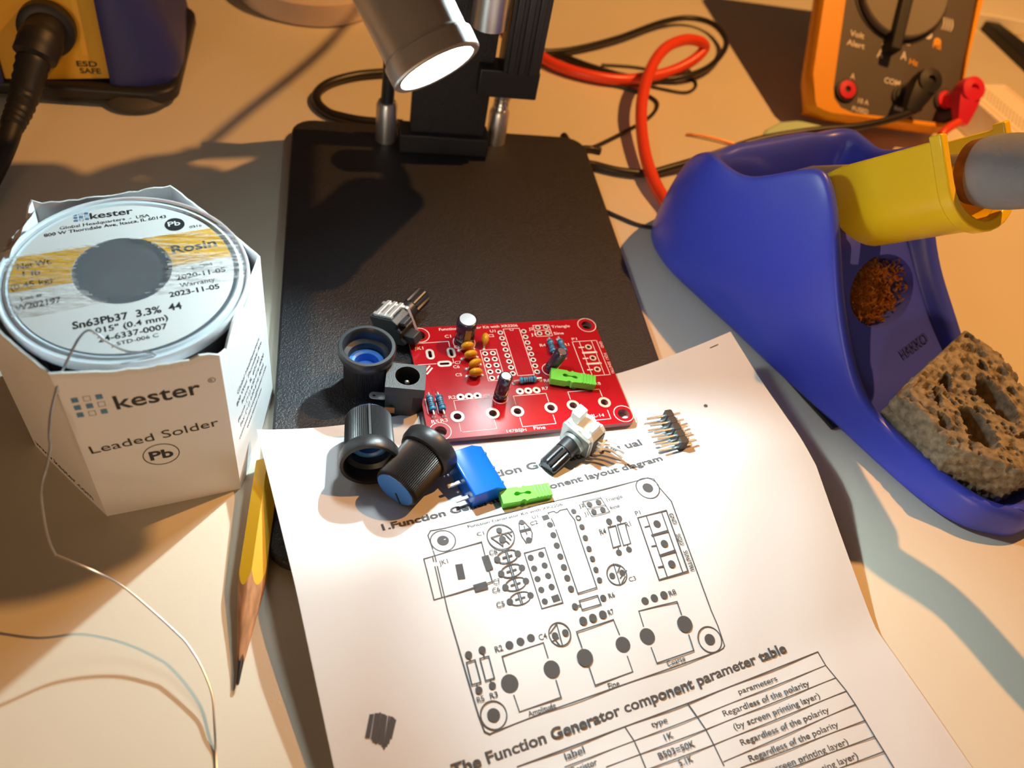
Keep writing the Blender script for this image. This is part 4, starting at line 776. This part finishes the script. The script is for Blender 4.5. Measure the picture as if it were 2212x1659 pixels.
# brass cleaning wire in the opening
bw = thing('brass_cleaning_wire', 'curly brass shavings inside the dark opening of the blue stand', 'cleaning wire', tr(*(ST @ Vector((41, 58, 20)))))
bx = MB(); r5 = random.Random(5); Mi = tr(*(-(ST @ Vector((41, 58, 20)))))
F5 = Mi @ ST @ frame(wc - wn * 3.4, wn, (1, -.25, 0))
for i in range(330):
    x, y = r5.uniform(-15, 15), r5.uniform(-11, 11)
    if (x / 14.6) ** 2 + (y / 10.4) ** 2 > 1: continue
    z = r5.uniform(-2, 1.6); a = r5.uniform(0, 6.3); rr = r5.uniform(.8, 2.2); t2 = r5.uniform(0, 3)
    pts = [(x + rr * math.cos(a + k * .7), y + rr * math.sin(a + k * .7) * math.cos(t2), z + rr * math.sin(t2 + k * .55) * .8) for k in range(9)]
    wdt = r5.uniform(.25, .5); vs = []
    for p in pts: v_ = Vector(p); vs += [F5 @ (v_ + Vector((0, 0, wdt))), F5 @ (v_ - Vector((0, 0, wdt)))]
    bx.add(vs, [(2 * k, 2 * k + 1, 2 * k + 3, 2 * k + 2) for k in range(8)])
o = bx.build('shavings', M_brass, bw, smooth=60, normals=False); o['kind'] = 'stuff'
MB().cyl(13.6, -6.5, -5.5, 32, M=F5 @ Matrix.Diagonal((1.0, .72, 1, 1))).build('bed', M_burnt, bw)
# sponge
sg = MB(); r6 = random.Random(11)
poly = [(17.5, 98), (63, 86.5), (66, 100), (60, 126), (47, 137.5), (30, 137), (17, 122)]
cx_, cy_ = 40, 112
def inpoly(t):
    n = len(poly); f = t * n; i = int(f) % n; k = f - int(f); a, b = poly[i], poly[(i + 1) % n]; return a[0] + (b[0] - a[0]) * k, a[1] + (b[1] - a[1]) * k
pores = [(r6.uniform(14, 66), r6.uniform(84, 140), r6.uniform(.35, .95) ** 1 * (1.9 if r6.random() < .12 else 1)) for _ in range(520)]
def big(a, l):
    d = 0
    for x, y, rx, ry, an in ((30.5, 119, 4.8, 8.4, .35), (46.5, 113, 4.6, 9.8, .25), (36, 101.5, 1.3, 4.0, .8), (27, 104.5, 1.0, 3.2, .6), (55, 101, 1.2, 2.6, .5), (22, 112, 1.0, 2.2, 0)):
        u = (a - x) * math.cos(an) + (l - y) * math.sin(an); v = -(a - x) * math.sin(an) + (l - y) * math.cos(an)
        e = (u / rx) ** 2 + (v / ry) ** 2
        if e < 1: d = max(d, min(1, (1 - e) * 2.4) * 13)
    return d
def por(a, l):
    d = big(a, l)
    for x, y, r_ in pores:
        e = ((a - x) ** 2 + (l - y) ** 2) / (r_ * r_)
        if e < 1: d = max(d, (1 - e) ** .5 * r_ * 2.2)
    return d
NR, NA = 56, 190; top = []
def zt(a, l): return 24.2 + .5 * math.sin(a * .3) - (l - 100) * .02
vs = []; 
for j in range(NR + 1):
    k = 1 - j / NR * .985
    for i in range(NA):
        x, y = inpoly(i / NA); a = cx_ + (x - cx_) * k; l = cy_ + (y - cy_) * k
        vs.append((a, l, zt(a, l) - por(a, l) - (1.0 if j == 0 else (.25 if j == 1 else 0))))
fs = [(j * NA + i, j * NA + (i + 1) % NA, (j + 1) * NA + (i + 1) % NA, (j + 1) * NA + i) for j in range(NR) for i in range(NA)]
fs.append(tuple(NR * NA + i for i in range(NA)))
side = []; NZ = 10
for j in range(1, NZ + 1):
    for i in range(NA):
        x, y = inpoly(i / NA); dd = Vector((x - cx_, y - cy_)).normalized(); z = zt(x, y) - 1 - (zt(x, y) - 7.6) * j / NZ
        q = .35 * math.sin(i * 1.9 + j * 2.3) + .3 * math.sin(i * .7 - j * 1.7) + r6.uniform(-.3, .15); side.append((x + dd.x * q, y + dd.y * q, z))
o0 = len(vs); vs += side
fs += [((i + 1) % NA, i, o0 + i, o0 + (i + 1) % NA) for i in range(NA)]
for j in range(NZ - 1): fs += [(o0 + j * NA + (i + 1) % NA, o0 + j * NA + i, o0 + (j + 1) * NA + i, o0 + (j + 1) * NA + (i + 1) % NA) for i in range(NA)]
sb_ = ST @ Vector((40, 112, 7)); sg.add(vs, fs, 0, tr(-sb_.x, -sb_.y, -sb_.z) @ ST)
o = sg.build('sponge', M_sponge, None, smooth=40); o.location = sb_ * S
tag(o, 'tan holed cellulose sponge in the tray of the blue stand', 'sponge')
# soldering iron
AX = RP + NN * 11
iron = thing('soldering_iron', 'soldering iron with thick grey foam grip resting in the yellow receptacle', 'soldering iron', tr(*(ST @ (AX + W_ * 36))))
W2 = Vector((0, .82, .573)).normalized(); AX2 = AX + W_ * 38 - W2 * 38; q = ST @ (AX + W_ * 36); IM = tr(-q.x, -q.y, -q.z) @ ST @ frame(AX2, W2, (1, 0, 0))
MB().lathe([(.001, 36.5), (7.5, 36.5), (9.0, 37.6), (9.4, 40), (9.5, 41)], 40, M=IM).build('scorched_ring', M_burnt, iron)
MB().lathe([(9.4, 40.6), (9.9, 42), (10.3, 45), (10.3, 49), (9.8, 55), (9.4, 62), (9.3, 70), (9.0, 78), (7.5, 81), (5, 82)], 48, M=IM).build('foam_grip', M_foam, iron)
MB().lathe([(5.2, 36.8), (5.2, 12), (3.2, 10), (3.2, -20), (.6, -34)], 24, M=IM).build('barrel', M_steel, iron)
qe = ST @ (AX2 + W2 * 80); qm = ST @ (AX2 + W2 * 66)
cw = [qm, qe, Vector((200, 122, 96)), Vector((206, 100, 90)), Vector((211, 78, 81)), Vector((217, 55, 70))]  # unseen; bent and thickened so its shadow makes the band on the desk
MB().tube([p - q for p in catmull(cw, 8)], 5.0, 14).build('cord_sleeve', M_blackcable, iron)
MB().tube([p - q for p in catmull([Vector((215, 62, 74)), Vector((222, 30, 56)), Vector((245, -20, 25)), Vector((300, -60, 4)), Vector((420, -40, 3.2))], 8)], 2.8, 12).build('cord', M_blackcable, iron)

# ------------------------------------------------------------------ soldering station with its plugged-in connector
stn = thing('soldering_station', 'navy soldering station with yellow front panel at the upper left', 'soldering station', (-105, 320, 0))
QO = tr(105, -320, 0); e_ = Vector((1, .09, 0)).normalized(); yy = Vector((-.0108, .12, .99)).normalized(); nn_ = e_.cross(yy)
def panel(x, y, o=0): return QO @ (Vector((-123, 310, 9)) + e_ * x + yy * y + nn_ * o)
pb = MB(); pb.add([panel(-1.5, -1.3), panel(35.6, .6), panel(35.6, 62), panel(-1.5, 62), panel(-1.5, -1.3, -3), panel(35.6, .6, -3), panel(35.6, 62, -3), panel(-1.5, 62, -3)], [(0, 1, 2, 3), (7, 6, 5, 4), (0, 4, 5, 1), (1, 5, 6, 2), (2, 6, 7, 3), (3, 7, 4, 0)])
pb.build('front_panel', M_yellow if False else M_stationyel, stn)
fx = MB(); fx.add([panel(27.5, 9, .05), panel(29.6, 9, .05), panel(29.6, 62, .05), panel(27.5, 62, .05)], [(0, 1, 2, 3)])
pt = lambda x, y: panel(x, y, .12)
put_text(fx, "ESD", pt, (24.8, 5.0), None, 2.1, 1, bold=.02, width=7.2); put_text(fx, "SAFE", pt, (25.4, 2.3), None, 2.1, 1, bold=.02, width=7.4)
fx.build('panel_print', [M_amber, M_dark], stn, smooth=0)
cs = MB()
def wing(x0, x1, sgn):
    secs = []
    for y in (-3, 0, 4, 10, 22, 34, 50, 70):
        ex = {-3: -3.5, 0: -.8, 4: 1.2, 10: .4, 22: -3, 34: -7, 50: -13, 70: -20}[y]
        outer = x1 + sgn * ex if True else x1
        pts = [(x0, 1.5), (x0 + sgn * 3, 2.6), (x0 + (outer - x0) * .55, 2.2), (outer - sgn * 3.5, -.8), (outer - sgn * .8, -4.5), (outer, -12), (outer, -70), (x0, -70)]
        secs.append([panel(px, y, o_) for px, o_ in pts])
    return secs
cs.sweep(wing(35.6, 61.5, 1)).sweep(wing(-1.5, -27, -1)); cs.build('case', M_stationblue, stn, smooth=60)
MB().prism(rrect(-154, -63, 307.5, 385, 9), 2.4, 8.2, M=QO).build('base', M_rubber, stn, bevel=1.6)
for x, y in ((-79, 315), (-141, 313)): MB().lathe([(10.5, 0), (12.2, 1.2), (12.4, 3), (9, 5.2)], 36, M=QO @ tr(x, y, 0)).build('foot', M_rubberg, stn)
plug = thing('iron_connector', 'black round connector with thick ribbed boot and cable plugged into the yellow panel', 'connector', (-105, 309, 29))
PQ = tr(105, -309, -29)
def pw(x, y, o=0): return PQ @ (Vector((-123, 310, 9)) + e_ * x + yy * y + nn_ * o)
c0 = pw(18, 19.5, 0)
F6 = frame(c0, nn_, e_)
MB().lathe([(9.6, -1), (9.8, 2), (9.6, 5), (8.6, 5.6), (6.6, 5.8)], 40, M=F6).build('collar', M_rubber, plug)
v0 = c0; v1 = pw(16.6, 17.5, 11); v2 = PQ @ Vector((-108.5, 287, 14)); v3 = PQ @ Vector((-112, 274, 10))
path = catmull([c0 + nn_ * 4, pw(17.5, 18.8, 10), pw(14.5, 13.5, 17), PQ @ Vector((-110.8, 284, 14.5)), PQ @ Vector((-112.4, 272, 11.5))], 10)
rad = [6.8 if i < 11 else (7.4 if i < 16 else (7.2 if i < 20 else (5.6 - (i - 20) * .10 + (.22 if i % 2 else -.22)))) for i in range(len(path))]
MB().tube(path, rad, 20).build('boot', M_rubber, plug)
MB().tube(catmull([PQ @ Vector(p) for p in ((-112, 274, 12), (-113, 264, 9), (-115, 250, 6), (-117.5, 232, 4), (-121, 205, 3.6), (-128, 160, 3.6), (-150, 100, 3.6))], 6), 3.4, 14).build('cable', M_rubber, plug)

# ------------------------------------------------------------------ multimeter leaning on its bail
mx = Vector((.995, -.06, 0)).normalized(); mt = math.radians(42); mh = Vector((-mx.y, mx.x, 0)); my = mh * math.cos(mt) + Vector((0, 0, math.sin(mt))); mn = mx.cross(my)
MO = Vector((219, 323, 12.5)); dm = thing('multimeter', 'dark grey multimeter in an orange holster, propped up at the upper right', 'multimeter', MO)
MF = Matrix.Identity(4)
for i, v_ in enumerate((mx, my, mn)):
    for j in range(3): MF[j][i] = v_[j] * .962
L8 = 150
def dmm_out(k): return [(2 - k, 6), (6, 2 - k * .5), (14, -1 - k * .8), (78, -2 - k * .8), (85, 2 - k * .5), (88 + k, 8), (93 + k, 40), (99.5 + k, 70), (112 + k, L8), (14 - k, L8), (4 - k, 58), (0 - k, 20)]
fo = [(15, 9), (19, 4.5), (26, 2.5), (78, 2.5), (83, 5), (85, 10), (88, 36), (93.5, 70), (106, L8 - 3), (30, L8 - 3), (18.5, 58), (14.4, 14)]
hb = MB()
oo = dmm_out(0); n = len(oo)
secs = [[Vector((x, y, z)) for x, y in dmm_out(k)] for z, k in ((-16.5, -7), (-14, -5), (-8, -2), (-2, -1), (1.5, -3))]
inner = [Vector((x, y, 1.5)) for x, y in fo]; inner2 = [Vector((x + .5, y + .5, -1.2)) for x, y in fo]
hb.sweep(secs + [inner, inner2], cap=True, M=MF); hb.build('holster', M_orange, dm, smooth=50, bevel=1.2)
MB().prism([(x, y) for x, y in fo], -3, -.8, M=MF).build('face', M_dmm, dm)
pr = MB(); pf = lambda x, y: MF @ Vector((x, y, -.68)); tz = -.12
for s_, p, wd, h, mi in (("Volt", (23, 42), 8, 3.0, 0), ("Alert", (21.5, 37.2), 10, 3.0, 0), ("A", (38.6, 33), 3.4, 4.4, 0), ("A", (52, 33.5), 3.4, 4.4, 0), ("~", (41, 39), 3, 2.4, 0), ("=", (54, 40.5), 3, 2.4, 0), ("Hz", (57, 31.5), 5, 3, 1), ("))))", (74.5, 53), 6.5, 5, 0), ("A", (24.5, 20.5), 2.6, 3, 0), ("COM", (43.5, 20.5), 9, 3.0, 0), ("V", (64.5, 21.5), 3, 3.2, 0), ("10 A", (29.5, 8.8), 6, 2.6, 0), ("FUSED", (26.5, 4.6), 9, 2.4, 0), ("600 V", (50, 7.4), 8, 2.6, 0), ("CAT III", (50.5, 3.4), 8, 2.0, 0)):
    put_text(pr, s_, pf, p, None, h, mi, bold=.02, width=wd, ang=tz)
put_text(pr, "Hz", pf, (70, 41.5), None, 3, 1, bold=.02, width=5, ang=tz)
disc(pr, 67.2, 47.6, 2.3, pf, 0); disc(pr, 72.6, 44.5, 2.2, pf, 1)
pr.build('face_print', [M_print, M_printor], dm, smooth=0, normals=False)
DC = (50.5, 67.5); DM_ = MF @ tr(DC[0], DC[1], -.8)
MB().lathe([(26.6, 0), (26.6, .5), (24.6, .6)], 56, M=DM_).build('dial_ring', M_dark, dm)
dl = MB().lathe([(24.6, 0), (24.4, 3.4), (23.6, 4.2), (.01, 4.4)], 56, M=DM_).build('dial', M_dial, dm)
MB().box(-3, 3, -34, 24, 0, 8.5, M=DM_ @ rot(-.2, 'Z')).build('pointer', M_dark, dl, bevel=1)
for nm_, x, y, mcol in (('jack', 22.4, 14.2, M_red), ('jack', 54, 14.5, M_dark), ('jack', 78, 15, M_red)):
    MB().lathe([(5.8, -.8), (5.8, .4), (4.9, .6)], 32, M=MF @ tr(x, y, 0)).lathe([(4.6, 0), (4.5, 1.4), (1.6, 1.6), (1.5, 0)], 32, 1, M=MF @ tr(x, y, 0)).build(nm_, [M_dark, mcol], dm)
MB().box(34, 86, 60, 118, -19.5, -16, M=MF).build('bail', M_dark, dm)
sv = MB(); sv.add([MF @ Vector((x, y, -17.5 - z)) for x, y, z in ((45, 112, 0), (95, 112, 0), (95, 148, 0), (45, 148, 0), (45, 60, 50), (90, 60, 50), (90, 63, 54), (45, 63, 54))], [(3, 2, 1, 0), (4, 5, 6, 7), (0, 1, 5, 4), (1, 2, 6, 5), (2, 3, 7, 6), (3, 0, 4, 7)]); sv.build('prop', M_dark, dm)

# ------------------------------------------------------------------ test leads
def lead(name, label, cat, x, y, m_plug, m_cab, cable, rad, ex):
    base = MO + MF.to_3x3() @ Vector((x, y, 2)); t = thing(name, label, cat, base)
    B = tr(-base.x, -base.y, -base.z) @ tr(*MO) @ MF
    PF = B @ tr(x, y, 1.4)
    p = MB().lathe([(4.2, 0), (4.4, 6), (6.0, 9), (6.6, 13), (6.0, 17), (2.2, 17.6), (2.0, 13)], 28, M=PF)
    p.sweep([[PF @ Vector((ex[0] * k + q_[0] * w0, ex[1] * k + q_[1] * w0, 12 + q_[2] * w1)) for q_ in ((-ex[1], ex[0], -.6), (-ex[1], ex[0], .6), (0, 0, 1), (ex[1], -ex[0], .6), (ex[1], -ex[0], -.6), (0, 0, -1))] for k, w0, w1 in ((0, 6, 6), (6, 5.4, 5.4), (12, 4.2, 4.2), (17, 2.6, 2.6))])
    p.build('plug', m_plug, t, smooth=45)
    st = PF @ Vector((ex[0] * 15, ex[1] * 15, 11.5))
    MB().tube(catmull([st] + [Vector(c) - base for c in cable], 8), rad, 12).build('cable', m_cab, t)
    return t
def G0(px, py, z): return ray_at(px, py, z)
lead('black_test_lead', 'black test lead from the middle jack of the multimeter running left over the desk', 'test lead', 56, 16.5, M_rubber, M_blackcable,
     [G0(1985, 235, 24), G0(1940, 253, 22), G0(1860, 272, 19), G0(1760, 282, 16), G0(1640, 302, 11), G0(1540, 335, 6), G0(1450, 362, 3.5), G0(1400, 374, 2.5), G0(1340, 370, 2.2), G0(1290, 358, 2.2), G0(1255, 346, 2.2), (98, 306, 2.2)], 1.75, (-.45, -.89))
lead('red_test_lead', 'red test lead plugged into the right jack of the multimeter', 'test lead', 80, 15, M_red, M_redcable,
     [G0(2035, 290, 20), (285, 300, 8), (262, 285, 2.4), (225, 262, 2.4), (190, 250, 2.4)], 2.0, (-.15, -.98))

# ------------------------------------------------------------------ loose cables on the desk
def cable(name, label, pts, r, m, n=8, cat='cable'):
    P = [Vector(p if len(p) == 3 and not isinstance(p, tuple) else G0(*p)) for p in pts]
    b = P[0].copy(); b.z = 0
    o = MB().tube([p - b for p in catmull(P, n)], r, 12).build(name, m, None); o.location = b * S
    return tag(o, label, cat)
cable('red_cable', 'thick red cable curling in a loop right of the microscope stand', [(1085, 20, 6), (1118, 78, 5), (1150, 108, 4), (1200, 140, 3.5), (1270, 162, 3.5), (1340, 172, 3.5), (1400, 166, 4), (1455, 152, 6), (1500, 128, 10), (1522, 104, 14), (1512, 90, 18), (1480, 86, 20), (1440, 102, 20), (1410, 140, 18), (1390, 200, 14), (1385, 260, 10), (1393, 330, 7), (1412, 390, 5), (1440, 440, 3.4), (1452, 462, 3)], 2.7, M_redcable)
cable('black_cable', 'black cable sweeping out in a wide loop behind the red cable', [(1100, 105, 3), (1150, 112, 3), (1230, 108, 3), (1330, 84, 3.5), (1430, 48, 4), (1490, 39, 5), (1540, 52, 6), (1567, 84, 6), (1562, 112, 6), (1530, 145, 5), (1480, 165, 4), (1420, 172, 2), (1350, 165, 1.8), (1270, 142, 1.8), (1200, 116, 1.8), (1150, 108, 1.8)], 1.55, M_blackcable)
cable('black_cable', 'black cable hanging in a bow beside the right stand post', [(1112, 20, 30), (1140, 52, 22), (1154, 90, 16), (1150, 130, 11), (1128, 170, 7), (1098, 208, 4), (1080, 240, 3)], 1.55, M_blackcable)
cable('black_cable', 'coiled black cable behind the left stand post', [(880, 152, 2.2), (830, 157, 2.2), (770, 163, 2.2), (715, 178, 2.2), (686, 200, 2.2), (686, 222, 2.2), (708, 243, 2.2), (740, 253, 2.2), (790, 262, 2.2), (870, 268, 2.2)], 2.0, M_blackcable)
cable('thin_brown_line', 'thin dark line, partly cable shadow, winding over the desk behind the base plate corner', [(1140, 118, .9), (1180, 140, .9), (1250, 165, .9), (1330, 185, .9), (1390, 203, .9), (1418, 220, .9), (1415, 240, .9), (1390, 262, .9), (1340, 290, .9), (1300, 310, .9), (1272, 322, .9)], .9, M_blackcable)  # solid strand, in part a cable's shadow given a body
cable('thin_brown_line', 'thin dark line for a cable shadow, in a flat narrow loop under the red loop', [(1300, 140, .8), (1370, 145, .8), (1440, 158, .8), (1495, 172, .8), (1502, 188, .8), (1480, 200, .8), (1430, 192, .8), (1380, 180, .8)], .75, M_blackcable)  # cable shadow laid on the desk as a solid dark strand
cable('thin_brown_line', 'thin dark line left of the blue stand at the base plate edge', [(1300, 452, .8), (1340, 470, .8), (1380, 486, .8), (1425, 494, .8), (1470, 500, .8)], .8, M_blackcable)
cable('cable_tie', 'short black cable tie at the back right corner of the base plate', [(1250, 322, 2.2), (1275, 322, 1.4), (1298, 327, 1.2)], 1.6, M_blackcable, cat='cable tie')
cable('copper_wire', 'bare copper strand lying on the desk behind the blue stand', [(1482, 291, .5), (1500, 291, 1.2), (1540, 298, 1.5), (1575, 308, 1.2), (1610, 318, .6), (1640, 322, .5)], .6, M_copper, cat='wire')

# ------------------------------------------------------------------ things at the edges
def slab(name, label, cat, px, h, m, bev=1.5):
    P = [Vector(G0(x, y, h)) for x, y in px]; c = sum(P, Vector()) / len(P); c.z = 0
    b = MB().prism([((p - c).x, (p - c).y) for p in P], 0, h); o = b.build(name, m, None, bevel=bev, smooth=30); o.location = c * S
    return tag(o, label, cat)
gp = slab('green_pad', 'pale green rounded pad lying in front of the multimeter corner', 'pad', [(1640, 300), (1655, 275), (1685, 260), (1720, 257), (1760, 262), (1800, 275), (1830, 300), (1800, 318), (1700, 318), (1655, 312)], 7, M_mint, 2.2)
def G1(px, py, z): return Vector(G0(px, py, z))
def board_thing(label, p, q, w_, h, stripe):
    P, Q = G1(*p, h), G1(*q, h); e = (Q - P); L = e.length; e.normalize(); nrm = Vector((-e.y, e.x, 0))
    F = Matrix.Identity(4)
    for i, v_ in enumerate((e, nrm, Vector((0, 0, 1)))):
        for j in range(3): F[j][i] = v_[j]
    F.translation = Vector((P.x, P.y, 0))
    t = thing('breadboard', label, 'breadboard', F)
    MB().box(-4, L, 0, w_, 0, h).build('body', M_cream, t, bevel=1)
    sp = MB()
    if stripe:
        for y in (3, w_ - 3): sp.box(0, L, y - .35, y + .35, h, h + .05)
        sp.build('rail_stripe', M_pinkish, t)
        hs = MB()
        for i in range(int(L / 2.54) - 1):
            for j in range(4): hs.box(2 + i * 2.54 - .5, 2 + i * 2.54 + .5, 8 + j * 2.54 - .5, 8 + j * 2.54 + .5, h, h + .04)
        hs.build('contact_holes', M_burnt, t)
    return t
board_thing('cream breadboard strip with red stripe right of the multimeter', (2076, 188), (2240, 330), 34, 17, True)
board_thing('plain cream board at the very top right corner', (2118, 28), (2300, 62), 60, 10, False)
slab('dark_strip', 'dark strip lying between the two cream boards at upper right', 'strip', [(2128, 45), (2150, 42), (2240, 110), (2240, 150)], 6, M_rubber, .8)
tp = Vector((-14, 425, 0)); t = thing('tape_roll', 'translucent tape roll cut off by the top edge left of the lamp', 'tape roll', tp)
MB().lathe([(34, 0), (35.5, 1), (35.5, 11), (34, 12), (26, 12), (26, 0)], 64, closed=True).build('roll', M_tape, t)
MB().lathe([(25.9, 0), (25.9, 12), (23, 12), (23, 0)], 64, closed=True).build('core', M_cartonraw, t)
